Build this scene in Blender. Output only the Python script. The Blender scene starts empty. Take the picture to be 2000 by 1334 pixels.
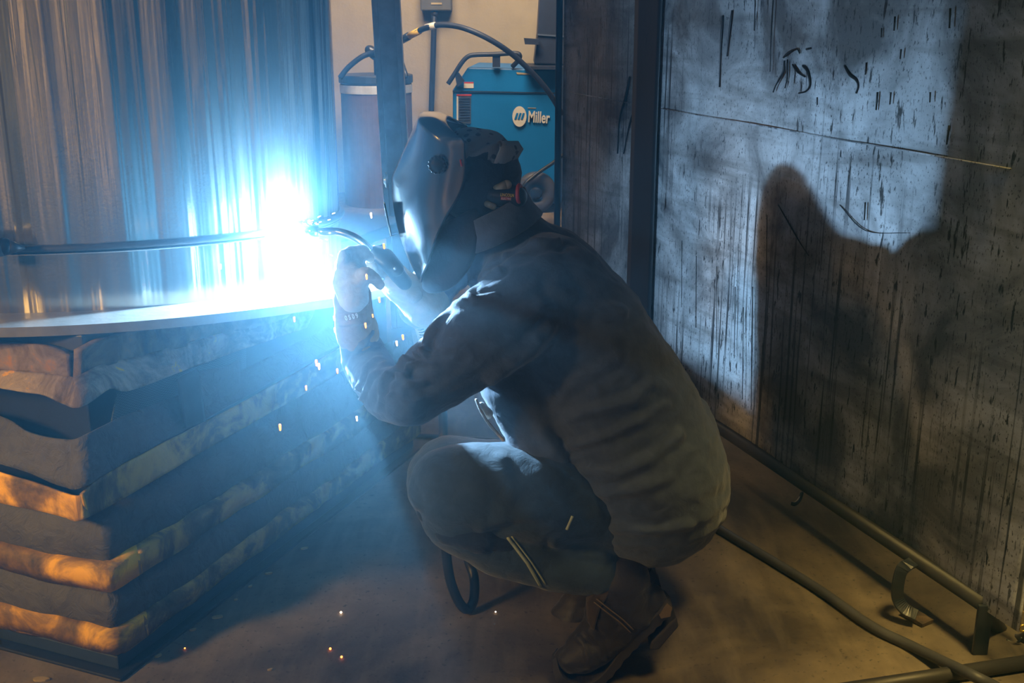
import bpy, bmesh, math, random
from mathutils import Vector, Matrix, noise
random.seed(7)
PI = math.pi
# ------------------------------------------------------------------ camera, world, lights, exposure
F = 2200.0; TP = 647/2200; PITCH = math.atan(TP); CH = 1.4
CP, SP = math.cos(PITCH), math.sin(PITCH)
sc = bpy.context.scene
C = sc.collection
cd = bpy.data.cameras.new('camera'); cd.sensor_width = 36; cd.lens = F/2000*36; cd.clip_end = 60
co = bpy.data.objects.new('camera', cd); C.objects.link(co)
co.location = (0, 0, CH); co.rotation_euler = (PI/2-PITCH, 0, 0); sc.camera = co
sc.view_settings.view_transform = 'Standard'; sc.view_settings.look = 'None'
sc.view_settings.gamma = 1; sc.view_settings.exposure = 0.1; sc.view_settings.use_curve_mapping = False
sc.cycles.use_denoising = True; sc.cycles.use_adaptive_sampling = True; sc.cycles.adaptive_threshold = .03
sc.cycles.volume_bounces = 0; sc.cycles.max_bounces = 4; sc.cycles.volume_step_rate = 2.5
sc.cycles.sample_clamp_indirect = 4
w = bpy.data.worlds.new('world'); sc.world = w; w.use_nodes = True
w.node_tree.nodes['Background'].inputs[0].default_value = (0.45, 0.62, 0.9, 1)
w.node_tree.nodes['Background'].inputs[1].default_value = 0.026

def ray(px, py):
    r = (px-1000)/F; u = (667-py)/F
    return Vector((r, CP+u*SP, -SP+u*CP))
def P(px, py, Y):
    d = ray(px, py); return Vector((0, 0, CH)) + d*(Y/d.y)
def PZ(px, py, z=0.0):
    d = ray(px, py); return Vector((0, 0, CH)) + d*((z-CH)/d.z)
def proj(v):
    x, y, z = v[0], v[1], v[2]-CH
    f = y*CP - z*SP; u = y*SP + z*CP
    return 1000+F*x/f, 667-F*u/f
def R(px, Y): return px*Y/CP/F          # pixel length at depth

ARC = P(566, 448, 2.460)
def light(name, kind, loc, energy, color, **k):
    l = bpy.data.lights.new(name, kind); l.energy = energy; l.color = color
    for a, b in k.items(): setattr(l, a, b)
    o = bpy.data.objects.new(name, l); C.objects.link(o); o.location = loc
    return o
def aim(o, t): o.rotation_euler = (Vector(t)-o.location).to_track_quat('-Z', 'Y').to_euler()
light('arc_light', 'POINT', ARC+Vector((0.006, -0.014, 0)), 290, (0.33, 0.64, 1.0), shadow_soft_size=0.014)
a = light('shop_light_back', 'AREA', (-0.4, 6.6, 3.4), 150, (1.0, 0.80, 0.55), size=1.6); aim(a, (-0.2, 8.8, 0.7))
a = light('added_light_front', 'AREA', (1.25, 1.35, 3.2), 3.6, (1.0, 0.74, 0.24), size=0.5, spread=0.55); aim(a, (.95, 2.15, 0))  # unseen lamp added to gild the floor at lower right
a = light('added_light_left', 'AREA', (-2.9, 0.2, 1.9), 5.5, (1.0, 0.66, 0.20), size=0.4, spread=0.7); aim(a, (-1.0, 2.3, 0.45))  # unseen lamp added to warm the skirt's left faces

for wx, wy, ww, we in ((-3.4, -3.7, .09, 2.8), (-2.3, -3.8, .05, 1.4), (-1.0, -3.8, .12, 3.4), (-.3, -3.8, .05, 1.1), (0.45, -3.8, .06, 1.4), (1.3, -3.8, .08, 1.8), (2.6, -3.7, .07, 1.4), (4.0, -3.2, .08, 1.2)):
    a = light('added_streak_light', 'AREA', (wx, wy, 1.1), we, (1.0, 0.60, 0.22), shape='RECTANGLE', size=ww, size_y=2.2); a.rotation_euler = (PI/2, 0, 0)  # unseen tall lamps added to streak the tank shell with gold

# ------------------------------------------------------------------ materials
def lin(c): return tuple((x/12.92 if x <= .04045 else ((x+.055)/1.055)**2.4) for x in c)
class NT:
    def __init__(s, name):
        s.m = bpy.data.materials.new(name); s.m.use_nodes = True; s.t = s.m.node_tree
        s.b = s.t.nodes['Principled BSDF']
    def n(s, typ, **k):
        x = s.t.nodes.new(typ)
        for a, b in k.items():
            if isinstance(a, str) and hasattr(x, a) and a not in x.inputs: setattr(x, a, b)
            else: x.inputs[a].default_value = b
        return x
    def l(s, a, b): s.t.links.new(a, b)
    def coords(s, scale=(1, 1, 1), kind='Object'):
        tc = s.n('ShaderNodeTexCoord'); mp = s.n('ShaderNodeMapping'); mp.inputs['Scale'].default_value = scale
        s.l(tc.outputs[kind], mp.inputs['Vector']); return mp.outputs[0]
    def noise(s, scale, detail=4, sc3=(1, 1, 1), rough=.6, dist=0):
        x = s.n('ShaderNodeTexNoise'); x.inputs['Scale'].default_value = scale; x.inputs['Detail'].default_value = detail
        x.inputs['Roughness'].default_value = rough; x.inputs['Distortion'].default_value = dist
        s.l(s.coords(sc3), x.inputs['Vector']); return x.outputs['Fac']
    def ramp(s, fac, stops):
        x = s.n('ShaderNodeValToRGB'); e = x.color_ramp.elements
        while len(e) < len(stops): e.new(.5)
        for q, (p, c) in zip(e, stops): q.position = p; q.color = (c if hasattr(c, '__len__') else (c, c, c)) + ((1,) if not hasattr(c, '__len__') or len(c) == 3 else ())
        s.l(fac, x.inputs[0]); return x.outputs[0]
    def mix(s, fac, a, b, mode='MIX'):
        x = s.n('ShaderNodeMix', data_type='RGBA', blend_type=mode)
        for i, v in ((0, fac), (6, a), (7, b)):
            if isinstance(v, (int, float)): x.inputs[i].default_value = v if i == 0 else (v, v, v, 1)
            elif isinstance(v, tuple): x.inputs[i].default_value = v+(1,) if len(v) == 3 else v
            else: s.l(v, x.inputs[i])
        return x.outputs[2]
    def bump(s, h, strength=.4, dist=.01, prev=None):
        x = s.n('ShaderNodeBump'); x.inputs['Strength'].default_value = strength; x.inputs['Distance'].default_value = dist
        s.l(h, x.inputs['Height'])
        if prev: s.l(prev, x.inputs['Normal'])
        s.l(x.outputs[0], s.b.inputs['Normal']); return x.outputs[0]
    def base(s, v):
        if isinstance(v, tuple): s.b.inputs['Base Color'].default_value = v+(1,)
        else: s.l(v, s.b.inputs['Base Color'])
    def pr(s, **k):
        for a, b in k.items():
            i = s.b.inputs[{'rough': 'Roughness', 'metal': 'Metallic', 'spec': 'Specular IOR Level', 'sheen': 'Sheen Weight', 'coat': 'Coat Weight', 'alpha': 'Alpha'}[a]]
            if isinstance(b, (int, float)): i.default_value = b
            else: s.l(b, i)
M = {}
def simple(name, col, rough=.6, metal=0, var=.35, nscale=14, bump=.15, bscale=60, **k):
    t = NT(name); f = t.noise(nscale)
    t.base(t.mix(f, tuple(c*(1-var) for c in col), tuple(min(1, c*(1+var)) for c in col)))
    t.pr(rough=rough, metal=metal, **k)
    if bump: t.bump(t.noise(bscale, 3), bump, .004)
    M[name] = t.m; return t
def emis(name, col, st):
    m = bpy.data.materials.new(name); m.use_nodes = True; b = m.node_tree.nodes['Principled BSDF']
    b.inputs['Base Color'].default_value = (0, 0, 0, 1); b.inputs['Emission Color'].default_value = col+(1,); b.inputs['Emission Strength'].default_value = st
    M[name] = m
def fabric(name, c0, c1, wscale=900, soot=0.5, rough=.85):
    t = NT(name); f = t.noise(7, 6); g = t.noise(40, 5)
    c = t.mix(f, c0, c1); c = t.mix(t.ramp(g, [(0.35, 0.0), (0.75, soot)]), c, tuple(x*.45 for x in c0)); t.base(c)
    t.pr(rough=rough, sheen=.25)
    t.bump(t.noise(wscale, 2), .25, .001, t.bump(t.noise(28, 5, dist=.6), .35, .012)); M[name] = t.m; return t
fabric('jacket_cloth', (.075, .105, .15), (.13, .165, .215))
fabric('trouser_cloth', (.034, .064, .088), (.062, .10, .13))
fabric('pad_cloth', (.012, .018, .022), (.03, .04, .045))
fabric('glove_leather', (.24, .15, .08), (.40, .28, .18), wscale=300)
fabric('glove_cuff', (.28, .15, .08), (.42, .25, .15), wscale=300)
fabric('glove_lit_white', (.75, .7, .62), (.9, .86, .8), wscale=300)  # left glove: arc glare put into a near-white base colour
fabric('boot_leather', (.012, .009, .008), (.030, .022, .017), wscale=200, rough=.6)
fabric('boot_panel', (.05, .034, .018), (.09, .06, .03), wscale=200)
fabric('bib_leather', (.035, .045, .06), (.06, .075, .1))
simple('boot_sole', (.035, .03, .028), .8, bscale=120)
simple('sole_patch', (.16, .11, .06), .8)
simple('skin', (.42, .25, .18), .5)
simple('hair', (.02, .016, .014), .7)
simple('black_rubber', (.012, .013, .015), .45)
simple('cable_gray', (.06, .06, .065), .5)
simple('black_plastic', (.02, .024, .032), .35, coat=.3)
t = simple('helmet_plastic', (.014, .024, .045), .24, var=.15, bump=.03, bscale=15, coat=1.0, spec=.9); t.b.inputs['Coat Roughness'].default_value = .13
simple('lens_glass', (.01, .02, .015), .08, bump=0)
simple('steel_dark', (.055, .052, .05), .5, .4)
simple('steel_post', (.70, .72, .76), .5, .1)
simple('chrome', (.75, .72, .68), .18, 1, var=.1, bump=0)
simple('brass', (.75, .52, .12), .35, .8)
simple('white_paint', (.75, .73, .66), .5, var=.06)
simple('red_paint', (.55, .05, .04), .5)
simple('tag_yellow', (.75, .50, .08), .5)
simple('reflective_tape', (.55, .60, .38), .4)
simple('machine_blue', (.004, .18, .52), .42, var=.12, nscale=5)
simple('machine_dark', (.018, .028, .055), .5)
simple('vent_gray', (.07, .10, .16), .5)
simple('drum_fibre', (.16, .10, .10), .75)
simple('drum_rim', (.06, .07, .09), .5, .4)
simple('box_gray', (.11, .115, .12), .55)
simple('tan_plastic', (.42, .34, .20), .6)
simple('chip', (.36, .27, .13), .8)
simple('slag', (.02, .018, .015), .9)
emis('spark_glow', (1.0, .22, .03), 9)
emis('spark_hot', (1.0, .72, .5), 9)
emis('arc_glow', (.85, .93, 1.0), 200)
t = NT('cap_cloth'); vo = t.n('ShaderNodeTexVoronoi'); vo.inputs['Scale'].default_value = 60; t.l(t.coords(), vo.inputs['Vector'])
t.base(t.mix(t.ramp(vo.outputs['Distance'], [(.3, 0.), (.4, 1.)]), (.10, .11, .12), (.32, .32, .31))); t.pr(rough=.9); M['cap_cloth'] = t.m
# floor
t = NT('concrete'); f1 = t.noise(1.6, 6, dist=.5); f2 = t.noise(9, 6); f3 = t.noise(70, 4)
c = t.mix(t.ramp(f1, [(.40, 0.0), (.64, 1.0)]), (.045, .034, .024), (.21, .165, .11))
c = t.mix(t.ramp(f2, [(.4, .0), (.75, .55)]), c, (.07, .052, .04))
c = t.mix(t.ramp(f3, [(.60, .0), (.68, .8)]), c, (.03, .025, .02))
sw = t.noise(3.2, 5, sc3=(3.0, .55, 1)); c = t.mix(t.ramp(sw, [(.48, 0.0), (.72, .35)]), c, (.33, .27, .19))
t.base(c); t.pr(rough=t.ramp(f2, [(0, .62), (1, .85)])); t.bump(f3, .3, .003); M['concrete'] = t.m
# plaster wall
t = NT('plaster'); c = t.mix(t.noise(1.4, 6), (.34, .28, .19), (.50, .43, .31)); c = t.mix(t.ramp(t.noise(5, 5), [(.45, 0.), (.8, .35)]), c, (.24, .20, .15))
t.base(c); t.pr(rough=.9); t.bump(t.noise(45, 4), .3, .01); M['plaster'] = t.m
# rolled steel of the tank: metal with faint vertical roll marks in its normal
t = NT('rolled_steel')
tc = t.n('ShaderNodeUVMap'); mp = t.n('ShaderNodeMapping'); mp.inputs['Scale'].default_value = (1, .03, 1); t.l(tc.outputs[0], mp.inputs[0])
def uvn(sc, d, det=3):
    x = t.n('ShaderNodeTexNoise'); x.inputs['Scale'].default_value = sc; x.inputs['Detail'].default_value = det; x.inputs['Distortion'].default_value = d
    t.l(mp.outputs[0], x.inputs['Vector']); return x.outputs['Fac']
t.base(t.mix(uvn(26, 0), (.34, .31, .26), (.60, .55, .46)))
t.pr(metal=.92, rough=t.ramp(t.noise(9, 5, sc3=(1, 1, .2)), [(.3, .13), (.8, .26)]))
t.bump(t.noise(160, 3), .06, .002, t.bump(uvn(30, .2, 2), .9, .010, t.bump(uvn(9, 0, 1), 1.0, .05))); M['rolled_steel'] = t.m
t = NT('flange_steel'); t.base(t.mix(t.noise(18, 6), (.16, .14, .12), (.34, .31, .28))); t.pr(metal=.6, rough=.5); t.bump(t.noise(60, 5), .4, .003); M['flange_steel'] = t.m
# rusty frame
t = NT('rusty_steel'); f = t.noise(11, 7, dist=.8); c = t.ramp(f, [(.34, (.03, .022, .02)), (.5, (.12, .08, .05)), (.62, (.20, .14, .09)), (.72, (.34, .15, .03))])
t.base(c); t.pr(rough=.8, metal=.15); t.bump(t.noise(70, 6), .6, .006); M['rusty_steel'] = t.m
# bellows cloths
t = NT('bellows_gray'); f = t.noise(6, 6); c = t.mix(f, (.045, .042, .045), (.105, .095, .095)); c = t.mix(t.ramp(t.noise(22, 6), [(.5, 0.), (.8, .5)]), c, (.035, .03, .03))
t.base(c); t.pr(rough=.8); t.bump(t.noise(500, 2), .3, .001, t.bump(t.noise(20, 6, dist=.8), .9, .02)); M['bellows_gray'] = t.m
t = NT('bellows_yellow'); f = t.noise(7, 6, dist=.5); c = t.ramp(f, [(.32, (.04, .028, .016)), (.46, (.25, .13, .02)), (.58, (.80, .40, .012)), (.8, (.82, .46, .02))])
t.base(c); t.pr(rough=.75); t.bump(t.noise(20, 5, dist=.5), .5, .012); M['bellows_yellow'] = t.m
t = NT('bellows_brown'); f = t.noise(7, 6, dist=.5); c = t.ramp(f, [(.34, (.03, .024, .02)), (.48, (.12, .08, .045)), (.58, (.36, .22, .05)), (.72, (.48, .28, .05))])
t.base(c); t.pr(rough=.8); t.bump(t.noise(20, 5, dist=.5), .5, .012); M['bellows_brown'] = t.m
t = NT('flap_leather'); f = t.noise(7, 7, dist=1.4, rough=.7); c = t.ramp(f, [(.36, (.05, .035, .03)), (.46, (.13, .09, .065)), (.56, (.24, .18, .13)), (.62, (.30, .22, .15)), (.66, (.62, .30, .02))])
t.base(c); t.pr(rough=.85); t.bump(t.noise(30, 6, dist=.4), .5, .01); M['flap_leather'] = t.m
t = NT('mesh_cloth'); ck = t.n('ShaderNodeTexChecker'); ck.inputs['Scale'].default_value = 350; t.l(t.coords(), ck.inputs[0])
t.base(t.mix(ck.outputs[1], (.012, .02, .022), (.06, .075, .08))); t.pr(rough=.7); M['mesh_cloth'] = t.m
# vinyl curtain with grime, drips and scratches: its own x is the run, z the height
t = NT('vinyl_curtain')
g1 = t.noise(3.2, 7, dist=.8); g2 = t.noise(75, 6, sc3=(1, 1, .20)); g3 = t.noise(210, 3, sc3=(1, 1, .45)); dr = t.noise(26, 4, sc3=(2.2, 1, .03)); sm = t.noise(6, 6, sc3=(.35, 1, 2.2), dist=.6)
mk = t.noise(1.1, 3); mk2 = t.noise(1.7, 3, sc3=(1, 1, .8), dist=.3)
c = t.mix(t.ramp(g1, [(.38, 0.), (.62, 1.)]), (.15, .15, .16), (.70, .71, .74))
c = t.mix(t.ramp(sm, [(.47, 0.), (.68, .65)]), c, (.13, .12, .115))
c = t.mix(t.mix(1.0, t.ramp(dr, [(.55, 0.), (.60, .9)]), t.ramp(mk, [(.45, 0.), (.55, 1.)]), 'MULTIPLY'), c, (.035, .035, .04))
c = t.mix(t.mix(1.0, t.ramp(g2, [(.60, 0.), (.64, .95)]), t.ramp(mk2, [(.36, .0), (.5, 1.)]), 'MULTIPLY'), c, (.02, .02, .022))
c = t.mix(t.ramp(g3, [(.60, 0.), (.66, .85)]), c, (.03, .028, .03))
t.base(c); t.pr(rough=t.ramp(g1, [(0, .35), (1, .6)]), spec=.5); t.bump(g2, .2, .003, t.bump(t.noise(2.2, 3, sc3=(1.6, 1, .3)), .3, .05)); M['vinyl_curtain'] = t.m
def volume(name, dens, col, aniso=0.0):
    m = bpy.data.materials.new(name); m.use_nodes = True; nt = m.node_tree; nt.nodes.clear()
    o = nt.nodes.new('ShaderNodeOutputMaterial'); v = nt.nodes.new('ShaderNodeVolumeScatter')
    v.inputs['Color'].default_value = col+(1,); v.inputs['Density'].default_value = dens; v.inputs['Anisotropy'].default_value = aniso
    nt.links.new(v.outputs[0], o.inputs['Volume']); M[name] = m
volume('haze', .040, (.22, .66, 1.0), 0.0)
volume('fume', 1.0, (.42, .78, 1.0), 0.0)  # blue-tinted scatter, part fume, part stand-in for lens glare
nt = M['fume'].node_tree; vs_ = [n for n in nt.nodes if n.type == 'VOLUME_SCATTER'][0]
tcn = nt.nodes.new('ShaderNodeTexCoord'); ln = nt.nodes.new('ShaderNodeVectorMath'); ln.operation = 'LENGTH'
mr = nt.nodes.new('ShaderNodeMapRange'); mr.inputs['From Min'].default_value = 0; mr.inputs['From Max'].default_value = .85
mr.inputs['To Min'].default_value = 1; mr.inputs['To Max'].default_value = 0
pw = nt.nodes.new('ShaderNodeMath'); pw.operation = 'POWER'; pw.inputs[1].default_value = 3.2
ml = nt.nodes.new("ShaderNodeMath"); ml.operation = "MULTIPLY"; ml.inputs[1].default_value = .95
nt.links.new(tcn.outputs["Object"], ln.inputs[0]); nt.links.new(ln.outputs["Value"], mr.inputs["Value"]); nt.links.new(mr.outputs[0], pw.inputs[0])
nt.links.new(pw.outputs[0], ml.inputs[0]); nt.links.new(ml.outputs[0], vs_.inputs['Density'])

# ------------------------------------------------------------------ helpers
def obj(name, bm, mat, parent=None, smooth=True, me=None):
    if me is None:
        me = bpy.data.meshes.new(name); bm.normal_update(); bm.to_mesh(me); bm.free()
    if smooth:
        me.polygons.foreach_set('use_smooth', [True]*len(me.polygons))
    if mat: me.materials.append(M[mat])
    o = bpy.data.objects.new(name, me); C.objects.link(o)
    if parent:
        o.parent = parent; o.matrix_parent_inverse = parent_mat(parent).inverted()
    return o
def parent_mat(p):
    m = Matrix.Translation(p.location) @ p.rotation_euler.to_matrix().to_4x4()
    if p.parent: m = parent_mat(p.parent) @ p.matrix_parent_inverse @ m
    return m
def thing(name, label, cat, loc=(0, 0, 0), group=None):
    o = bpy.data.objects.new(name, None); C.objects.link(o); o.location = loc; o.empty_display_size = .05
    return tag(o, label, cat, group)
def tag(o, label, cat, group=None, kind=None):
    o['label'] = label; o['category'] = cat
    if group: o['group'] = group
    if kind: o['kind'] = kind
    return o
def struct(o): o['kind'] = 'structure'; return o
def bev(o, wd=.004, seg=2, ang=.6):
    m = o.modifiers.new('bevel', 'BEVEL'); m.width = wd; m.segments = seg; m.limit_method = 'ANGLE'; m.angle_limit = ang; return o
def recenter(o):            # origin to the foot of its own mesh
    vs = [v.co for v in o.data.vertices]; c = Vector((sum(v.x for v in vs)/len(vs), sum(v.y for v in vs)/len(vs), min(v.z for v in vs)))
    o.data.transform(Matrix.Translation(-c)); o.location = c; return o
def box(bm, a, b):
    vs = [bm.verts.new((x, y, z)) for x in (a[0], b[0]) for y in (a[1], b[1]) for z in (a[2], b[2])]
    for f in ((0, 1, 3, 2), (4, 6, 7, 5), (0, 4, 5, 1), (2, 3, 7, 6), (0, 2, 6, 4), (1, 5, 7, 3)): bm.faces.new([vs[i] for i in f])
    return vs
def bar(bm, p, q, wd, th, up=Vector((0, 0, 1))):
    p, q = Vector(p), Vector(q); d = (q-p).normalized(); s = d.cross(up)
    if s.length < 1e-3: s = d.cross(Vector((0, 1, 0)))
    s.normalize(); u = s.cross(d)
    vs = [bm.verts.new(e + s*a*wd/2 + u*b*th/2) for e in (p, q) for a in (-1, 1) for b in (-1, 1)]
    for f in ((0, 1, 3, 2), (4, 6, 7, 5), (0, 4, 5, 1), (2, 3, 7, 6), (0, 2, 6, 4), (1, 5, 7, 3)): bm.faces.new([vs[i] for i in f])
def extrude_poly(bm, pts, dvec):
    a = [bm.verts.new(p) for p in pts]; b = [bm.verts.new(Vector(p)+dvec) for p in pts]; n = len(a)
    bm.faces.new(a); bm.faces.new(b[::-1])
    for i in range(n): bm.faces.new((a[i], b[i], b[(i+1) % n], a[(i+1) % n]))
def catmull(pts, n=6):
    pts = [Vector(p) for p in pts]
    if len(pts) < 3: return pts
    out = []; q = [pts[0]*2-pts[1]]+pts+[pts[-1]*2-pts[-2]]
    for i in range(1, len(q)-2):
        a, b, c, d = q[i-1:i+3]
        for k in range(n):
            s = k/n; out.append(.5*((2*b)+(c-a)*s+(2*a-5*b+4*c-d)*s*s+(3*b-a-3*c+d)*s**3))
    out.append(pts[-1]); return out
def tube(bm, pts, r, seg=10, sm=6, r_fn=None):
    pts = catmull(pts, sm) if sm else [Vector(p) for p in pts]
    rings = []; prev = None
    for i, p in enumerate(pts):
        d = (pts[min(i+1, len(pts)-1)]-pts[max(i-1, 0)]).normalized()
        s = (prev - d*prev.dot(d)) if prev else d.cross(Vector((0, 0, 1)) if abs(d.z) < .9 else Vector((1, 0, 0)))
        s.normalize(); prev = s; u = d.cross(s)
        rr = r_fn(i/(len(pts)-1)) if r_fn else r
        rings.append([bm.verts.new(p + (s*math.cos(2*PI*k/seg)+u*math.sin(2*PI*k/seg))*rr) for k in range(seg)])
    for a, b in zip(rings, rings[1:]):
        for k in range(seg): bm.faces.new((a[k], a[(k+1) % seg], b[(k+1) % seg], b[k]))
    bm.faces.new(rings[0][::-1]); bm.faces.new(rings[-1])
def ball(bm, c, r, sx=1, sy=1, sz=1, rot=None, seg=20):
    m = Matrix.Translation(c) @ (rot.to_4x4() if rot else Matrix.Identity(4)) @ Matrix.Diagonal((sx*r, sy*r, sz*r, 1))
    bmesh.ops.create_uvsphere(bm, u_segments=seg, v_segments=seg//2, radius=1, matrix=m)
def cap(bm, p0, r0, p1, r1):           # tapered capsule
    p0, p1 = Vector(p0), Vector(p1); d = p1-p0; L = d.length
    ball(bm, p0, r0); ball(bm, p1, r1)
    if L > 1e-4:
        d.normalize(); s = math.sqrt(max(0, 1-((r0-r1)/L)**2)); k = (r0-r1)/L
        q = d.to_track_quat('Z', 'Y').to_matrix()
        a, b = [], []
        for i in range(24):
            e = q @ Vector((math.cos(i*PI/12), math.sin(i*PI/12), 0))
            a.append(bm.verts.new(p0+d*r0*k+e*r0*s)); b.append(bm.verts.new(p1+d*r1*k+e*r1*s))
        for i in range(24): bm.faces.new((a[i], a[(i+1) % 24], b[(i+1) % 24], b[i]))
        bm.faces.new(a[::-1]); bm.faces.new(b)
def chain(bm, lst):                    # [(px,py,Y,rpx)...]
    q = [(P(a, b, c), R(r, c)) for a, b, c, r in lst]
    for (p0, r0), (p1, r1) in zip(q, q[1:]): cap(bm, p0, r0, p1, r1)
def fused(name, bm, mat, parent, vox=.007, sm=8, disp=None, factor=.6):
    me = bpy.data.meshes.new(name); bmesh.ops.recalc_face_normals(bm, faces=bm.faces); bm.to_mesh(me); bm.free()
    tmp = bpy.data.objects.new(name+'_tmp', me); C.objects.link(tmp)
    r = tmp.modifiers.new('r', 'REMESH'); r.mode = 'VOXEL'; r.voxel_size = vox; r.use_smooth_shade = True
    s = tmp.modifiers.new('s', 'SMOOTH'); s.iterations = sm; s.factor = factor
    dg = bpy.context.evaluated_depsgraph_get(); dg.update()
    m2 = bpy.data.meshes.new_from_object(tmp.evaluated_get(dg)); m2.name = name
    bpy.data.objects.remove(tmp); bpy.data.meshes.remove(me); m2.materials.clear()
    if disp:
        ns = [v.normal.copy() for v in m2.vertices]
        for v, n in zip(m2.vertices, ns): v.co = v.co + n*disp(v.co, n)
    return obj(name, None, mat, parent, me=m2)
def segdist(x, y, pl):
    best = 1e9
    for (x0, y0), (x1, y1) in zip(pl, pl[1:]):
        dx, dy = x1-x0, y1-y0; L = dx*dx+dy*dy; s = 0 if L == 0 else max(0, min(1, ((x-x0)*dx+(y-y0)*dy)/L))
        d = math.hypot(x-x0-s*dx, y-y0-s*dy)
        if d < best: best = d
    return best
def folds(lines, rough=(.006, 9.0), axis=None):
    """creases pressed into cloth on the side that faces the room"""
    bb = [(min(p[0] for p in l[0])-40, max(p[0] for p in l[0])+40, min(p[1] for p in l[0])-40, max(p[1] for p in l[0])+40) for l in lines]
    def f(c, n):
        d = rough[0]*noise.fractal(Vector((c.x*rough[1], c.y*rough[1], c.z*rough[1]*1.6)), 1, 2, 4)
        if n.y < .12:
            x, y = proj(c); wgt = min(1, (.12-n.y)/.45)
            for (pl, wd, h), b in zip(lines, bb):
                if b[0] < x < b[1] and b[2] < y < b[3]:
                    q = segdist(x, y, pl)/wd
                    if q < 2.6: d += wgt*h*(.75+1.0*noise.noise(c*11))*(math.exp(-q*q)-.35*math.exp(-(q-1.5)**2*2))
        return d
    return f
def text(body, size, origin, xdir, up, mat, parent, name='lettering', extr=.0008, bold=0.0, sx=1.0, shear=0.0):
    cu = bpy.data.curves.new(name, 'FONT'); cu.body = body; cu.size = size; cu.extrude = extr; cu.offset = bold; cu.shear = shear
    tmp = bpy.data.objects.new(name, cu); C.objects.link(tmp)
    dg = bpy.context.evaluated_depsgraph_get(); dg.update(); me = bpy.data.meshes.new_from_object(tmp.evaluated_get(dg)); bpy.data.objects.remove(tmp)
    x = Vector(xdir).normalized(); z = x.cross(Vector(up)).normalized(); y = z.cross(x)
    m = Matrix((x*sx, y, z)).transposed().to_4x4(); m.translation = origin
    me.transform(m); me.materials.clear(); me.name = name
    return obj(name, None, mat, parent, smooth=False, me=me)

# ------------------------------------------------------------------ the setting
bm = bmesh.new(); box(bm, (-6, -4, -.1), (6, 9.1, 0)); struct(obj('floor', bm, 'concrete', smooth=False))
bm = bmesh.new(); box(bm, (-6, 9.0, 0), (6, 9.15, 4.2)); struct(obj('wall_back', bm, 'plaster', smooth=False))
bm = bmesh.new(); box(bm, (-6, -4.15, 0), (6, -4, 4.2)); struct(obj('wall_front', bm, 'plaster', smooth=False))
bm = bmesh.new(); box(bm, (-6.15, -4, 0), (-6, 9.15, 4.2)); struct(obj('wall_left', bm, 'plaster', smooth=False))

# ------------------------------------------------------------------ tank on the table
ZF = .80
def circ_pt(c, r, a): return Vector((c[0]+r*math.sin(a), c[1]-r*math.cos(a)))
c1 = Vector((-1.0726, 3.1283)); R1 = .8818
q = PZ(560, 568, ZF); a1 = math.atan2(q.x-c1.x, -(q.y-c1.y))
p1 = circ_pt(c1, R1, a1); nrm = Vector((math.sin(a1), -math.cos(a1)))
d660 = Vector((-340, F*CP+ (667-330)*SP)).normalized(); nr = Vector((d660.y, -d660.x))
# second arc: centre p1 - nrm*r, tangent to the line of sight through px 660 : c.nr = -r
r2 = (p1.dot(nr))/(nrm.dot(nr)-1)
r2 = abs(r2); c2 = p1 - nrm*r2
path = []
for k in range(0, 41): path.append((-.75 + (a1+.75)*k/40, 1))
out = [(circ_pt(c1, R1, a), a) for a, _ in path]
for k in range(1, 31):
    a = a1+(PI*1.0-a1)*k/30; out.append((circ_pt(c2, r2, a), a))
zt = out[-1][0]
back = out[-1][0].y
last = out[0][0]
for k in range(1, 12): out.append((Vector((zt.x+(last.x-.25-zt.x)*k/11, back)), PI))
aa = -.75
for k in range(1, 12):
    f = k/12; out.append((Vector((last.x-.25*(1-f)*1.0, back+(last.y-back)*f)), PI+(2*PI-.75-PI)*f))
def off(p, a, o): return p+Vector((math.sin(a), -math.cos(a)))*o
def ring_strip(prof, mat, name, parent, smooth=True, flare=0):
    bm = bmesh.new(); uv = bm.loops.layers.uv.new('UVMap'); n = len(out)
    rows = [[bm.verts.new((*off(p, a, o+(flare*math.exp(-((a-a1-.55)/.5)**2) if o > .05 else 0)), z)) for p, a in out] for o, z in prof]
    us = [0]
    for i in range(n): us.append(us[-1]+(out[(i+1) % n][0]-out[i][0]).length)
    closed = prof + [prof[0]]
    for j in range(len(prof)):
        A, B = rows[j], rows[(j+1) % len(prof)]
        for i in range(n):
            f = bm.faces.new((A[i], A[(i+1) % n], B[(i+1) % n], B[i])); k2 = (i+1) % n
            for lp, (u, z) in zip(f.loops, ((us[i], prof[j][1]), (us[i+1], prof[j][1]), (us[i+1], closed[j+1][1]), (us[i], closed[j+1][1]))): lp[uv].uv = (u, z)
    bmesh.ops.recalc_face_normals(bm, faces=bm.faces)
    return obj(name, bm, mat, parent, smooth)
tank = thing('steel_tank', 'shiny rolled steel tank shell on a wide flange, standing on the lift table', 'tank', (c1.x, c1.y, ZF-.02))
sh = ring_strip([(0, ZF), (0, 1.62), (-.008, 1.62), (-.008, ZF)], 'rolled_steel', 'shell', tank)
sh.modifiers.new('es', 'EDGE_SPLIT').split_angle = .9
fl = ring_strip([(.112, ZF), (.112, ZF-.02), (-.06, ZF-.02), (-.06, ZF)], 'flange_steel', 'flange', tank, False, .06)  # outer edge bulges at the right to keep arc light off the floor
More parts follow.
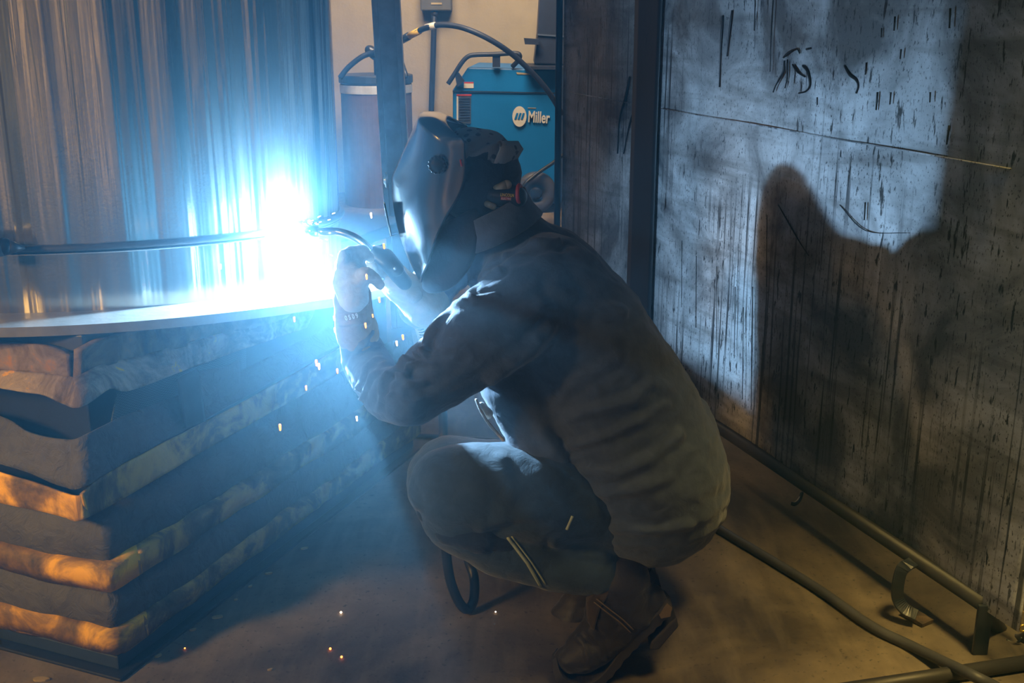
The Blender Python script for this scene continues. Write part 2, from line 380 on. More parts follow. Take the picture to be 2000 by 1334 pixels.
# seam band: dark bead lying on the shell
zs = P(300, 479, 2.31).z
seam = ring_strip([(.0, zs+.012), (.010, zs+.010), (.012, zs+.003), (.009, zs-.001), (0, zs-.004)], 'steel_dark', 'seam_bead', tank)
ring_strip([(.0, zs-.004), (.007, zs-.005), (.007, zs-.008), (0, zs-.009)], 'chrome', 'seam_edge', tank)
bm = bmesh.new(); cap(bm, P(-25, 484, 2.2), .022, P(8, 482, 2.2), .018); cap(bm, P(8, 482, 2.2), .018, P(45, 484, 2.22), .004)
obj('seam_lug', bm, 'black_rubber', tank)

# ------------------------------------------------------------------ scissor lift table with a bellows skirt
K0 = PZ(236, 1334, 0).xy
aR = math.radians(22.1); aL = math.radians(67.9)
DR = Vector((math.sin(aR), math.cos(aR))); DL = Vector((-math.sin(aL), math.cos(aL)))
NL = -DR.copy(); NR = -DL.copy()       # outward
LL, LR = 1.25, 1.45
lift = thing('lift_table', 'scissor lift table with rusty top frame and grey and yellow pleated skirt', 'lift table', (K0.x-.2, K0.y+.9, 0))
def tpt(s, o):                          # s<0 along the left side, s>0 along the right
    c = K0 + (NL+NR)*o
    return c + (DL*(-s) if s < 0 else DR*s)
def sweep(name, mat, parent, prof, s0=-LL, s1=LR, step=.02, wob=(.006, .006), seed=0, rnd=.012, solid=True):
    bm = bmesh.new(); n = int((s1-s0)/step); rows = []
    for i in range(n+1):
        s = s0+(s1-s0)*i/n
        if abs(s) < step*.5: s = .0
        row = []
        for j, (o, z) in enumerate(prof):
            wz = wob[0]*noise.fractal(Vector((s*5+seed*7, z*6, seed)), 1, 2, 3)*1.3; wo = wob[1]*noise.fractal(Vector((s*6-seed*3, z*20, seed+5)), 1, 2, 3)*1.3
            ed = math.exp(-abs(s)/.03)*rnd
            p = tpt(s, o+wo-ed*.7); row.append(bm.verts.new((p.x, p.y, max(.002, z+wz))))
        rows.append(row)
    m = len(prof)
    for a, b in zip(rows, rows[1:]):
        for j in range(m if solid else m-1): bm.faces.new((a[j], b[j], b[(j+1) % m], a[(j+1) % m]))
    if solid: bm.faces.new(rows[0]); bm.faces.new(rows[-1][::-1])
    bmesh.ops.recalc_face_normals(bm, faces=bm.faces)
    return obj(name, bm, mat, parent)
def quadbase(name, mat, o, z0, z1, bevel=.004):
    bm = bmesh.new(); a = tpt(0, o); b = a+DR*(LR+o); c = b+DL*(LL+o); d = a+DL*(LL+o)
    extrude_poly(bm, [(p.x, p.y, z0) for p in (a, b, c, d)], Vector((0, 0, z1-z0)))
    bmesh.ops.recalc_face_normals(bm, faces=bm.faces)
    return bev(obj(name, bm, mat, lift, False), bevel)
quadbase('base_mat', 'black_rubber', 0, .0, .010)
quadbase('base_frame', 'machine_dark', -.025, .010, .045)
quadbase('shade_core', 'black_rubber', -.11, .045, .69)  # black core stands for the shade in the opening under the flap
quadbase('top_platform', 'steel_dark', -.015, .742, ZF-.021)
def pleat(zt, zm, zb, oi, om, oy, seed, mh):
    g = sweep('bellows_pleat', 'bellows_gray', lift, [(oi, zt), ((oi+om)/2+.006, (zt+zm)/2+.004), (om, zm), (om-.006, zm-.004), (oi-.01, zt-.008)], seed=seed)
    h = sweep('hem', 'bellows_yellow', g, [(om-.004, zm+.004), (oy, zm-.004), (oy, (zm+zb)/2), (oy-.002, zb), (oy-.008, zb+.003), (om-.012, zm)], s1=.10, seed=seed+1)
    h2 = sweep('hem', 'bellows_brown', g, [(om-.004, zm+.004), (oy, zm-.004), (oy, (zm+zb)/2), (oy-.002, zb), (oy-.008, zb+.003), (om-.012, zm)], s0=.09, seed=seed+1)
    return g
pleat(.395, .268, .212, -.050, -.016, .004, 3, 0)
pleat(.222, .120, .066, -.035, -.004, .006, 5, 0)
pleat(.075, .062, .046, -.05, -.03, -.02, 9, 0)
# face-plane points: intersect a line of sight with a vertical side of the table
def fp(px, py, side, o):
    d = ray(px, py); c = K0+(NL+NR)*o; N = NL if side < 0 else NR
    tt = (Vector((c.x, c.y))).dot(N)/(d.x*N.x+d.y*N.y); p = Vector((0, 0, CH))+d*tt; return p
def sheet(name, mat, parent, top, bot, th=.004, sub=5, crump=.006, seed=0):
    """hanging cloth between two polylines of (px,py,side,offset)"""
    A = catmull([fp(*q) for q in top], sub); B = catmull([fp(*q) for q in bot], sub); n = min(len(A), len(B)); bm = bmesh.new(); rows = []
    nv = 8
    for i in range(n):
        r = []
        for j in range(nv+1):
            p = A[i].lerp(B[i], j/nv); k = noise.fractal(p*14+Vector((seed, 0, 0)), 1, 2, 4)*crump
            p = p+Vector((NR.x+NL.x, NR.y+NL.y, 0))*k + Vector((0, 0, k*.4)); r.append(bm.verts.new(p))
        rows.append(r)
    for a, b in zip(rows, rows[1:]):
        for j in range(nv): bm.faces.new((a[j], b[j], b[j+1], a[j+1]))
    o = obj(name, bm, mat, parent); s = o.modifiers.new('s', 'SOLIDIFY'); s.thickness = th; s.offset = 0
    return o
# rusty frame: left and right beams with a dark gap at the corner
sheet('frame_beam', 'rusty_steel', lift, [(-260, 655, -1, 0), (-100, 660, -1, 0), (0, 668, -1, 0), (80, 672, -1, 0), (118, 682, -1, 0), (138, 694, -1, 0)],
      [(-260, 712, -1, 0), (-100, 718, -1, 0), (0, 722, -1, 0), (80, 728, -1, 0), (118, 734, -1, 0), (143, 738, -1, 0)], .02, seed=1, crump=.003)
sheet('frame_beam', 'rusty_steel', lift, [(152, 684, 1, 0), (205, 658, 1, 0), (300, 632, 1, 0), (400, 602, 1, 0), (520, 566, 1, 0), (640, 530, 1, 0)],
      [(150, 738, 1, 0), (205, 712, 1, 0), (300, 690, 1, 0), (400, 664, 1, 0), (520, 632, 1, 0), (640, 585, 1, 0)], .02, seed=2, crump=.003)
# stained leather flap hanging below the frame
sheet('leather_flap', 'flap_leather', lift,
      [(-200, 712, -1, .004), (-60, 718, -1, .006), (20, 724, -1, .01), (90, 730, -1, .012), (140, 736, -1, .012), (150, 736, 1, .01), (200, 712, 1, .01), (300, 688, 1, .01), (400, 660, 1, .006), (500, 632, 1, .002), (620, 590, 1, 0)],
      [(-200, 735, -1, .03), (-60, 748, -1, .035), (20, 762, -1, .04), (85, 772, -1, .045), (125, 790, -1, .05), (160, 795, 1, .05), (215, 760, 1, .045), (250, 764, 1, .035), (330, 735, 1, .03), (450, 690, 1, .02), (600, 640, 1, .01)], .005, seed=4, crump=.016)
# sagging top pleat
g = sheet('bellows_pleat', 'bellows_gray', lift,
      [(-200, 775, -1, -.03), (-60, 795, -1, -.03), (15, 818, -1, -.03), (60, 845, -1, -.02), (130, 858, -1, -.01), (165, 850, 1, -.01), (235, 815, 1, -.03), (300, 790, 1, -.04), (360, 768, 1, -.045), (480, 720, 1, -.05), (640, 640, 1, -.05)],
      [(-200, 880, -1, 0), (-60, 895, -1, 0), (15, 910, -1, 0), (60, 925, -1, 0), (125, 950, -1, .004), (160, 952, 1, .004), (240, 905, 1, 0), (300, 872, 1, 0), (370, 835, 1, 0), (480, 775, 1, 0), (680, 665, 1, 0)], .006, seed=8, crump=.010)
sheet('hem', 'bellows_yellow', g,
      [(-200, 895, -1, .005), (-60, 905, -1, .005), (10, 925, -1, .005), (80, 945, -1, .006), (125, 962, -1, .008), (150, 968, -1, .01), (160, 965, 1, .008)],
      [(-200, 950, -1, .008), (-60, 968, -1, .008), (10, 984, -1, .008), (80, 998, -1, .01), (125, 1010, -1, .012), (150, 1018, -1, .012), (172, 1010, 1, .010)], .006, seed=9, crump=.006)
sheet('hem', 'bellows_brown', g,
      [(158, 965, 1, .008), (200, 930, 1, .002), (300, 875, 1, .002), (380, 835, 1, .002), (480, 782, 1, .002), (600, 715, 1, .0), (700, 660, 1, 0)],
      [(160, 1014, 1, .012), (200, 995, 1, .008), (300, 938, 1, .006), (380, 890, 1, .006), (480, 832, 1, .005), (600, 765, 1, .004), (700, 705, 1, 0)], .006, seed=11, crump=.006)
sheet('mesh_panel', 'mesh_cloth', lift, [(228, 768, 1, -.05), (300, 738, 1, -.05), (360, 722, 1, -.05), (420, 700, 1, -.05), (480, 675, 1, -.05)],
      [(215, 835, 1, -.05), (300, 800, 1, -.05), (360, 778, 1, -.05), (420, 752, 1, -.05), (480, 725, 1, -.05)], .003, crump=.003)
sheet('patch_panel', 'bellows_gray', lift, [(386, 726, 1, -.02), (405, 722, 1, -.02), (440, 716, 1, -.02), (466, 704, 1, -.02)],
      [(398, 802, 1, -.015), (415, 796, 1, -.015), (445, 786, 1, -.015), (472, 772, 1, -.015)], .004, crump=.004)
sheet('dark_strap', 'black_rubber', lift, [(346, 740, 1, .0), (362, 730, 1, .0), (386, 722, 1, .0)], [(360, 836, 1, .012), (376, 832, 1, .012), (400, 822, 1, .012)], .006, crump=.004)

# ------------------------------------------------------------------ floor litter beside the table
for px, py, r, lab in ((425, 1207, 13, 'largest round tan flake on the floor beside the black table mat'), (594, 1073, 8, 'tan flake beside the mat, farthest up the mat edge'),
        (525, 1122, 8, 'narrow tan flake between the mat edge and the cable loop'), (489, 1147, 5, 'small tan flake just above the largest round flake'),
        (461, 1173, 4, 'tiny orange flake against the mat edge by the largest flake'), (377, 1232, 8, 'long tan flake against the mat edge below the largest flake'),
        (310, 1283, 9, 'thin splinter lying along the mat edge near the bottom'), (528, 1310, 6, 'curled sliver on bare floor near the bottom edge'),
        (80, 1329, 18, 'yellow flake at the table corner by the bottom left edge'), (1757, 1192, 9, 'small metal ring scrap lying left of the flat hook foot')):
    bm = bmesh.new(); c = PZ(px, py, 0); rr = R(r, c.y); n = 9
    an = random.random()*6; pts = []
    for i in range(n):
        q = i*2*PI/n; x = math.cos(q)*rr*(.8+.3*random.random()); y = math.sin(q)*rr*.45*(.8+.3*random.random())
        pts.append((c.x+x*math.cos(an*.2)-y*math.sin(an*.2), c.y+x*math.sin(an*.2)+y*math.cos(an*.2), .001))
    extrude_poly(bm, pts, Vector((0, 0, .004))); bmesh.ops.recalc_face_normals(bm, faces=bm.faces)
    tag(recenter(obj('floor_flake', bm, 'chip', smooth=False)), lab, 'debris', 'flakes of litter on the floor')

# ------------------------------------------------------------------ curtain on its stand
A = Vector((.19, 4.70)); B = PZ(1994, 1229, .12).xy; D2 = (B-A); Lc = D2.length; D2.normalize(); N2 = Vector((-D2.y, D2.x)) # N2 away from camera-left
if N2.x < 0: N2 = -N2
ang = math.atan2(D2.y, D2.x)
cur = thing('welding_curtain', 'grimy dark vinyl welding curtain hung on the steel pipe frame', 'curtain', (A.x, A.y, .12)); cur.rotation_euler = (0, 0, ang)
def cpt(s, z, o=0): return Vector((A.x+D2.x*s+N2.x*o, A.y+D2.y*s+N2.y*o, z))
def panel(name, s0, s1, z0, z1, o, mat, parent, amp=.006):
    me_bm = bmesh.new(); nx, nz = max(4, int((s1-s0)/.03)), 40; g = []
    for i in range(nx+1):
        s = s0+(s1-s0)*i/nx
        g.append([me_bm.verts.new((s, o+amp*math.sin(s*9+.6*math.sin(z0+j*.1))+.5*amp*noise.noise(Vector((s*4, j*.12, o*9))), z0+(z1-z0)*j/nz)) for j in range(nz+1)])
    for a, b in zip(g, g[1:]):
        for j in range(nz): me_bm.faces.new((a[j], b[j], b[j+1], a[j+1]))
    ob = obj(name, me_bm, mat); ob.parent = parent; ob.location = (0, 0, -.12)
    m = ob.modifiers.new('s', 'SOLIDIFY'); m.thickness = .003; return ob
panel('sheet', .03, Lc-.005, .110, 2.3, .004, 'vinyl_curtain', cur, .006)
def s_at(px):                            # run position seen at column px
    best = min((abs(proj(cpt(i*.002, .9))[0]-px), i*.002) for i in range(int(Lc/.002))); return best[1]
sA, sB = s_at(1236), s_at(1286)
fr = thing('curtain_frame', 'black steel pipe frame carrying the welding curtain, with legs and a floor foot', 'frame', (A.x, A.y, 0))
bm = bmesh.new(); tube(bm, [cpt(0, .0), cpt(0, 1.2), cpt(0, 2.35)], .014, sm=0); obj('upright_pipe', bm, 'machine_dark', fr)
bm = bmesh.new(); e = cpt(Lc*.958, .12); tube(bm, [cpt(0.0, .12), cpt(Lc*.5, .12), e], .019, sm=0)
rail = obj('bottom_rail', bm, 'steel_dark', fr)
bm = bmesh.new(); tube(bm, [cpt(0, 2.33), cpt(Lc, 2.33)], .016, sm=0); obj('top_rail', bm, 'steel_dark', fr)
bm = bmesh.new(); r0 = e.copy(); tube(bm, [r0, P(1955, 1232, 2.37), P(1985, 1252, 2.33), P(2010, 1245, 2.30), P(2040, 1215, 2.28)], .017); obj('pipe_elbow', bm, 'steel_dark', fr)
lb = PZ(1925, 1312, 0); bm = bmesh.new(); bar(bm, (r0.x, r0.y-.012, .125), (r0.x, r0.y-.012, .0), .034, .010, Vector((0, 1, 0))); bev(obj('leg', bm, 'black_plastic', fr, False), .002)
bm = bmesh.new(); f0 = PZ(1560, 1362, .017); f1 = PZ(2080, 1282, .017); tube(bm, [f0, f1], .017, sm=0); obj('floor_foot', bm, 'steel_dark', fr)
bm = bmesh.new(); tube(bm, [cpt(Lc-.005, .0), cpt(Lc-.005, 2.3)], .012, sm=0) ; bm.free()
for px, py, rr in ((1936, 1192, 7), (1990, 1217, 7)):
    c = P(px, py, 2.40 if px < 1950 else 2.30); bm = bmesh.new()
    pts = [c+Vector((math.cos(i*PI/8)*R(rr, 2.4), -.022, math.sin(i*PI/8)*R(rr, 2.4))) for i in range(17)]
    tube(bm, pts, .0025, seg=8, sm=0); obj('grommet', bm, 'brass', cur)
bm = bmesh.new(); tube(bm, [P(1935, 1194, 2.37), P(1936, 1215, 2.372), P(1932, 1232, 2.39)], .0022); obj('tie_wire', bm, 'black_rubber', cur)
bm = bmesh.new(); tube(bm, [P(1965, 1250, 2.31), P(1985, 1256, 2.3), P(1996, 1245, 2.3)], .003); obj('tie_wire', bm, 'black_rubber', cur)
# dark strip standing in for a post's shadow on the curtain
panel('post_shadow_strip', sA, sB, .14, 2.28, -.012, 'black_rubber', cur, .004)
def cfp(px, py, o=-.004):
    d = ray(px, py); c0 = Vector((A.x, A.y))+N2*o; tt = c0.dot(N2)/(d.x*N2.x+d.y*N2.y); return Vector((0, 0, CH))+d*tt
bm = bmesh.new(); z0 = cfp(1500, 248).z; tube(bm, [Vector((*cfp(x, 200).xy, z0)) for x in (1112, 1230)], .0022, seg=6, sm=0); tube(bm, [Vector((*cfp(x, 200).xy, z0)) for x in (1292, 1500, 1700, 1880, 1990)], .0022, seg=6, sm=0)
obj('welded_seam', bm, 'vinyl_curtain', cur)
DR_ = [([(1230, 150), (1222, 190), (1210, 232), (1206, 300)], 3), ([(1238, 215), (1228, 250), (1218, 300)], 2.2), ([(1268, 60), (1262, 95), (1255, 130)], 3), ([(1412, 30), (1408, 90), (1405, 170)], 2.5), ([(1430, 20), (1424, 70), (1420, 110)], 2.5),
       ([(1475, 0), (1473, 60)], 1.5), ([(1510, 0), (1506, 70), (1504, 140)], 1.5), ([(1530, 112), (1542, 102), (1556, 96), (1562, 104)], 2.5), ([(1575, 96), (1584, 94)], 3), ([(1532, 118), (1530, 140), (1516, 165), (1510, 180)], 2.5),
       ([(1538, 116), (1537, 150), (1533, 172)], 2), ([(1548, 126), (1560, 142), (1572, 150)], 2.5), ([(1568, 128), (1578, 140), (1582, 165), (1574, 178), (1560, 182)], 3), ([(1650, 128), (1660, 145), (1672, 155), (1676, 168), (1672, 182)], 3.5),
       ([(1748, 32), (1746, 60)], 2.6), ([(1856, 16), (1854, 55)], 2.8), ([(1722, 55), (1721, 73)], 2), ([(1760, 96), (1758, 115)], 2.4), ([(1692, 122), (1690, 146)], 2), ([(1714, 180), (1711, 215)], 2.6), ([(1740, 180), (1738, 204)], 2.2),
       ([(1817, 180), (1816, 200)], 2.2), ([(1854, 245), (1849, 282)], 2.8), ([(1596, 190), (1596, 205)], 1.8), ([(1690, 395), (1688, 430)], 2.2), ([(1520, 400), (1560, 470), (1580, 500)], 1.4), ([(1640, 400), (1690, 450), (1770, 455)], 1.2),
       ([(1498, 420), (1497, 560)], 1.2), ([(1470, 560), (1468, 720), (1467, 800)], 1.2), ([(1452, 600), (1450, 780)], 1.2), ([(1436, 560), (1434, 700)], 1.0), ([(1400, 520), (1399, 700)], 1.0), ([(1360, 500), (1359, 640)], 1.0), ([(1332, 470), (1331, 600)], 1.0)]
for pl, wd in DR_:
    bm = bmesh.new(); pts = catmull([cfp(x, y, -.0025) for x, y in pl], 5); rr = R(wd, pts[0].y)
    tube(bm, pts, rr, seg=6, sm=0, r_fn=lambda f: rr*(.55+.45*math.sin(min(1, f*1.3+.15)*PI))); ob = obj('tar_drip', bm, 'black_rubber', cur)
# flat hook bracket from the rail to the floor
hk = thing('hook_bracket', 'flat steel hook bracket bent from the curtain rail down to the floor', 'bracket', PZ(1790, 1215, 0))
def flatbar(pts, wd, th, mat, name, parent, side):
    pts = catmull(pts, 5); bm = bmesh.new(); rows = []
    for i, p in enumerate(pts):
        d = (pts[min(i+1, len(pts)-1)]-pts[max(i-1, 0)]).normalized(); s = (side-d*side.dot(d)).normalized(); u = d.cross(s)
        rows.append([bm.verts.new(p+s*a*wd/2+u*b*th/2) for a, b in ((-1, -1), (1, -1), (1, 1), (-1, 1))])
    for a, b in zip(rows, rows[1:]):
        for j in range(4): bm.faces.new((a[j], a[(j+1) % 4], b[(j+1) % 4], b[j]))
    bm.faces.new(rows[0]); bm.faces.new(rows[-1][::-1]); bmesh.ops.recalc_face_normals(bm, faces=bm.faces)
    return bev(obj(name, bm, mat, parent, False), .001)
hY = PZ(1790, 1215, 0).y
flatbar([P(1784, 1098, hY+.03), P(1762, 1112, hY+.01), P(1753, 1148, hY), P(1755, 1172, hY), P(1768, 1190, hY-.01), P(1790, 1205, hY-.02)+Vector((0, 0, .004))], .030, .006, 'black_plastic', 'hook_arm', hk, Vector((1, .15, 0)))
bm = bmesh.new(); a_ = PZ(1768, 1190, .012); b_ = PZ(1812, 1218, .006); bar(bm, a_, b_, .040, .010); bev(obj('hook_foot', bm, 'rusty_steel', hk, False), .001)
bm = bmesh.new(); cY = P(1555, 975, 3.2); tube(bm, [P(1566, 962, 3.05), P(1562, 975, 3.03), P(1553, 984, 3.0), P(1545, 983, 3.0)], .006); tag(recenter(obj('rail_clip', bm, 'black_plastic')), 'small black wire clip hanging from the curtain rail', 'clip')
bm = bmesh.new()
for i in range(9):
    y0 = 1105+i*11; p = P(1995+random.uniform(-2, 5), y0, 2.29); q2 = P(1992+random.uniform(-4, 5), y0+12, 2.29); bar(bm, p, q2, .006+.006*random.random(), .003)
obj('torn_edge', bm, 'chip', cur, False)
# floor cable
bm = bmesh.new(); pts = [PZ(a, b, .012) for a, b in ((1150, 880), (1300, 965), (1400, 1030), (1500, 1090), (1600, 1152), (1700, 1222), (1780, 1262))]
pts += [PZ(1850, 1296, .03)+Vector((0, 0, .0)), PZ(1905, 1322, .046), PZ(1960, 1350, .02), PZ(2040, 1400, .012)]
tube(bm, pts, .0125, seg=12); tag(recenter(obj('floor_cable', bm, 'cable_gray')), 'long dark cable running across the concrete floor over the frame foot', 'cable')
bm = bmesh.new(); tube(bm, [PZ(a, b, .008) for a, b in ((700, 840), (780, 848), (850, 852), (900, 856), (1000, 862))], .008); tag(recenter(obj('ground_lead', bm, 'black_rubber')), 'thin dark lead lying on the floor behind the squatting welder', 'cable')

# ------------------------------------------------------------------ background post, drum, machine
post = thing('steel_post', 'upright grooved steel post standing behind the welding helmet', 'post', (P(792, 640, 5).x, 5, 0))
top, bot = P(751, -60, 5.0), P(792, 640, 5.0); bot.z = 0
bm = bmesh.new(); bar(bm, bot, top, .085, .03, Vector((0, 1, 0))); obj('web', bm, 'steel_post', post, False)
for s in (-1, 1):
    bm = bmesh.new(); dx = Vector((s*.048, -.012, 0)); bar(bm, bot+dx, top+dx, .024, .05, Vector((0, 1, 0))); bev(obj('flange', bm, 'steel_post', post, False), .003)
MY = 8.2
dr_ = thing('wire_drum', 'reddish brown fibre drum with dark rim behind the steel post', 'drum', (P(728, 300, MY).x, MY+.28, 0))
cx = P(730, 300, MY).x; rd = R(66, MY+.1); ztop = P(730, 152, MY).z
def cyl(bm, c, r, z0, z1, seg=40, r2=None):
    pr = [(r, z0), (r2 or r, z1)]; a = []
    for rr, z in pr: a.append([bm.verts.new((c[0]+rr*math.cos(2*PI*i/seg), c[1]+rr*math.sin(2*PI*i/seg), z)) for i in range(seg)])
    for i in range(seg): bm.faces.new((a[0][i], a[0][(i+1) % seg], a[1][(i+1) % seg], a[1][i]))
    bm.faces.new(a[0][::-1]); bm.faces.new(a[1])
bm = bmesh.new(); cyl(bm, (cx, MY+.28), rd, 0, ztop-.02); bev(obj('drum_body', bm, 'drum_fibre', dr_, False), .003)
bm = bmesh.new(); cyl(bm, (cx, MY+.28), rd+.006, ztop-.12, ztop-.06); bev(obj('band', bm, 'steel_post', dr_, False), .003)
bm = bmesh.new(); cyl(bm, (cx, MY+.28), rd+.012, ztop-.05, ztop+.01); bev(obj('lid', bm, 'drum_rim', dr_, False), .008)
bm = bmesh.new(); cap(bm, P(722, 98, MY+.2), .04, P(733, 106, MY+.2), .045); cap(bm, P(733, 106, MY+.2), .04, P(770, 110, MY+.2), .04)
cap(bm, P(770, 112, MY+.15), .035, P(782, 120, MY+.1), .028); cap(bm, P(782, 120, MY+.1), .026, P(794, 150, MY+.05), .02)
fused('lid_lever', bm, 'black_plastic', dr_, .012, 4)
bm = bmesh.new(); tube(bm, [P(733, 106, MY+.2), P(734, 130, MY+.2), P(735, 152, MY+.25)], .015); obj('lever_stem', bm, 'black_plastic', dr_)
bm = bmesh.new(); tube(bm, [P(664, 152, MY), P(680, 132, MY), P(705, 112, MY), P(725, 104, MY), P(750, 97, MY-.05), P(775, 84, MY-.1), P(800, 70, MY-.2), P(825, 57, MY-.3), P(855, 49, MY-.35), P(890, 51, MY-.4), P(925, 62, MY-.45), P(965, 82, MY-.45), P(1005, 110, MY-.4), P(1045, 148, MY-.35), P(1075, 185, MY-.3), P(1097, 222, MY-.2)], .019, seg=12)
cable = tag(recenter(obj('wire_conduit', bm, 'machine_dark')), 'dark wire conduit arching from the drum over to the blue welding machine', 'hose')
for a_, b_, mt in (((800, 70), (820, 60), 'tag_yellow'), ((832, 54), (850, 49.5), 'white_paint')):
    bm = bmesh.new(); tube(bm, [P(*a_, MY-.2-.1*(a_[0] > 825)), P(*b_, MY-.28-.07*(a_[0] > 825))], .023, sm=0); obj('conduit_tag', bm, mt, cable)
bm = bmesh.new(); tube(bm, [P(785, 78, MY-.13), P(799, 70, MY-.2)], .027, sm=0); obj('conduit_collar', bm, 'black_plastic', cable)
# the power source
mc = thing('welding_machine', 'big blue welding power source with black handles against the far wall', 'welding machine', (P(990, 300, MY).x, MY+.35, 0))
out_px = [(914, 131), (884, 176), (884, 398), (1096, 398), (1096, 136)]
fpts = [P(a, b, MY) for a, b in out_px]
bm = bmesh.new(); extrude_poly(bm, fpts, Vector((.05, .75, 0))); bmesh.ops.recalc_face_normals(bm, faces=bm.faces); bev(obj('cabinet', bm, 'machine_blue', mc, False), .012)
bm = bmesh.new(); bar(bm, P(884, 178, MY-.008), P(1090, 182, MY-.008), .006, .008); obj('panel_seam', bm, 'machine_dark', mc, False)
def plate(name, pts, mat, parent, Y, th=.01):
    bm = bmesh.new(); extrude_poly(bm, [P(a, b, Y) for a, b in pts], Vector((0, -th, 0))); bmesh.ops.recalc_face_normals(bm, faces=bm.faces); return obj(name, bm, mat, parent, False)
vg = plate('side_vent', [(893, 186), (920, 186), (920, 241), (893, 241)], 'vent_gray', mc, MY-.001)
plate('vent_trim', [(892, 184), (921, 184), (921, 187), (892, 187)], 'red_paint', vg, MY-.003, .012)
plate('vent_trim', [(892, 188), (895, 188), (895, 240), (892, 240)], 'white_paint', vg, MY-.003, .012)
for i in range(9): plate('louvre', [(897, 191+i*5.3), (918, 191+i*5.3), (918, 193+i*5.3), (897, 193+i*5.3)], 'machine_dark', vg, MY-.010, .008)
st = plate('warning_sticker', [(906, 163), (925, 163), (925, 172), (906, 172)], 'white_paint', mc, MY-.001, .004)
plate('sticker_band', [(906, 160), (925, 160), (925, 163.5), (906, 163.5)], 'red_paint', st, MY-.001, .004)
plate('name_strip', [(1008, 141), (1036, 143.5), (1036, 146), (1010, 145)], 'tan_plastic', mc, MY-.001, .004)
plate('top_tray', [(1040, 129), (1097, 131), (1097, 136), (1030, 133)], 'machine_dark', mc, MY-.02, .02)
bm = bmesh.new(); bar(bm, P(1024, 129, MY+.1), P(1100, 130, MY+.1), .5, .02); obj('top_cover', bm, 'machine_dark', mc, False)
bm = bmesh.new(); tube(bm, [P(875, 164, MY-.05), P(888, 144, MY-.05), P(903, 121, MY-.05), P(915, 110, MY-.05), P(930, 107, MY-.05), P(965, 106, MY-.05), P(1005, 104, MY-.05), P(1015, 108, MY-.05), P(1012, 118, MY-.03), P(1001, 130, MY)], .017); hd = obj('handle', bm, 'machine_dark', mc)
plate('handle_bracket', [(962, 106), (977, 106), (977, 131), (962, 131)], 'machine_dark', hd, MY-.03, .02)
plate('handle_bracket', [(889, 147), (896, 141), (908, 158), (893, 170)], 'machine_dark', hd, MY-.03, .02)
# logo: round badge with slanted bars, then the word
lg = bpy.data.objects.new('logo', None); lc = P(1014.5, 227.5, MY-.012)
bm = bmesh.new(); rx, ry = R(13, MY), R(18.5, MY)
extrude_poly(bm, [lc+Vector((math.cos(i*PI/24)*rx, 0, math.sin(i*PI/24)*ry)) for i in range(48)], Vector((0, -.006, 0))); bmesh.ops.recalc_face_normals(bm, faces=bm.faces)
bd = obj('badge', bm, 'white_paint', mc, False)
for i in range(3):
    x0 = 1004.5+i*6.2
    plate('badge_bar', [(x0, 233), (x0+4, 233.5), (x0+8, 221), (x0+4.2, 220.5)], 'machine_blue', bd, MY-.0185, .003)
o0 = P(1030.5, 238, MY-.013); text('Miller', .112, o0, P(1068, 240.2, MY-.013)-o0, (0, 0, 1), 'white_paint', bd, bold=.0022, sx=.60, extr=.003)
plate('small_print', [(1031, 210), (1047, 210.6), (1047, 212), (1031, 211.4)], 'tan_plastic', mc, MY-.001, .004)
for px in (1047, 925):
    bm = bmesh.new(); wc = P(px, 372, MY-.12); wc.z = .145
    n = 32; prof = [(.145, -.035), (.145, .035), (.12, .05), (.07, .045), (.06, .02), (.02, .03), (.0, .03)]
    tor = [[bm.verts.new((wc.x+r*math.cos(2*PI*i/n), wc.y-y, wc.z+r*math.sin(2*PI*i/n))) for i in range(n)] for r, y in prof[:-1]]
    for a_, b_ in zip(tor, tor[1:]):
        for i in range(n): bm.faces.new((a_[i], a_[(i+1) % n], b_[(i+1) % n], b_[i]))
    bm.faces.new(tor[-1]); bm.faces.new(tor[0][::-1]); bmesh.ops.recalc_face_normals(bm, faces=bm.faces)
    wh = obj('wheel', bm, 'cable_gray', mc); bm = bmesh.new(); ball(bm, wc+Vector((0, -.05, 0)), .045, sy=.5); obj('wheel_hub', bm, 'machine_dark', wh)
bm = bmesh.new(); box(bm, (P(890, 400, MY).x, MY+.05, .06), (P(1090, 400, MY).x, MY+.6, P(1000, 397, MY).z)); obj('undercarriage', bm, 'machine_dark', mc, False)
bm = bmesh.new(); tube(bm, [P(1014, 375, MY-.25), P(1030, 355, MY-.25), P(1055, 335, MY-.2), P(1080, 318, MY-.15), P(1100, 302, MY-.1)], .014); tag(recenter(obj('machine_lead', bm, 'black_rubber')), 'thin black lead drooping across the lower front of the blue machine', 'cable')
bm = bmesh.new(); ext = [(1054, 0), (1050, 66), (1043, 125), (1105, 127), (1110, -60), (1056, -60)]
extrude_poly(bm, [P(a, b, MY+.05) for a, b in ext], Vector((0, .4, 0))); bmesh.ops.recalc_face_normals(bm, faces=bm.faces)
wf = thing('wire_feeder', 'dark navy wire feeder box standing on top of the blue machine', 'wire feeder', (P(1075, 130, MY).x, MY+.25, P(1043, 128, MY+.05).z+.015))
bev(obj('feeder_case', bm, 'machine_dark', wf, False), .01)
plate('feeder_shelf', [(1023, 74), (1052, 76), (1052, 87), (1025, 86)], 'machine_dark', wf, MY+.04, .08)
plate('case_band', [(1050, 66), (1106, 70), (1106, 73), (1050, 69)], 'vent_gray', wf, MY+.045, .01)
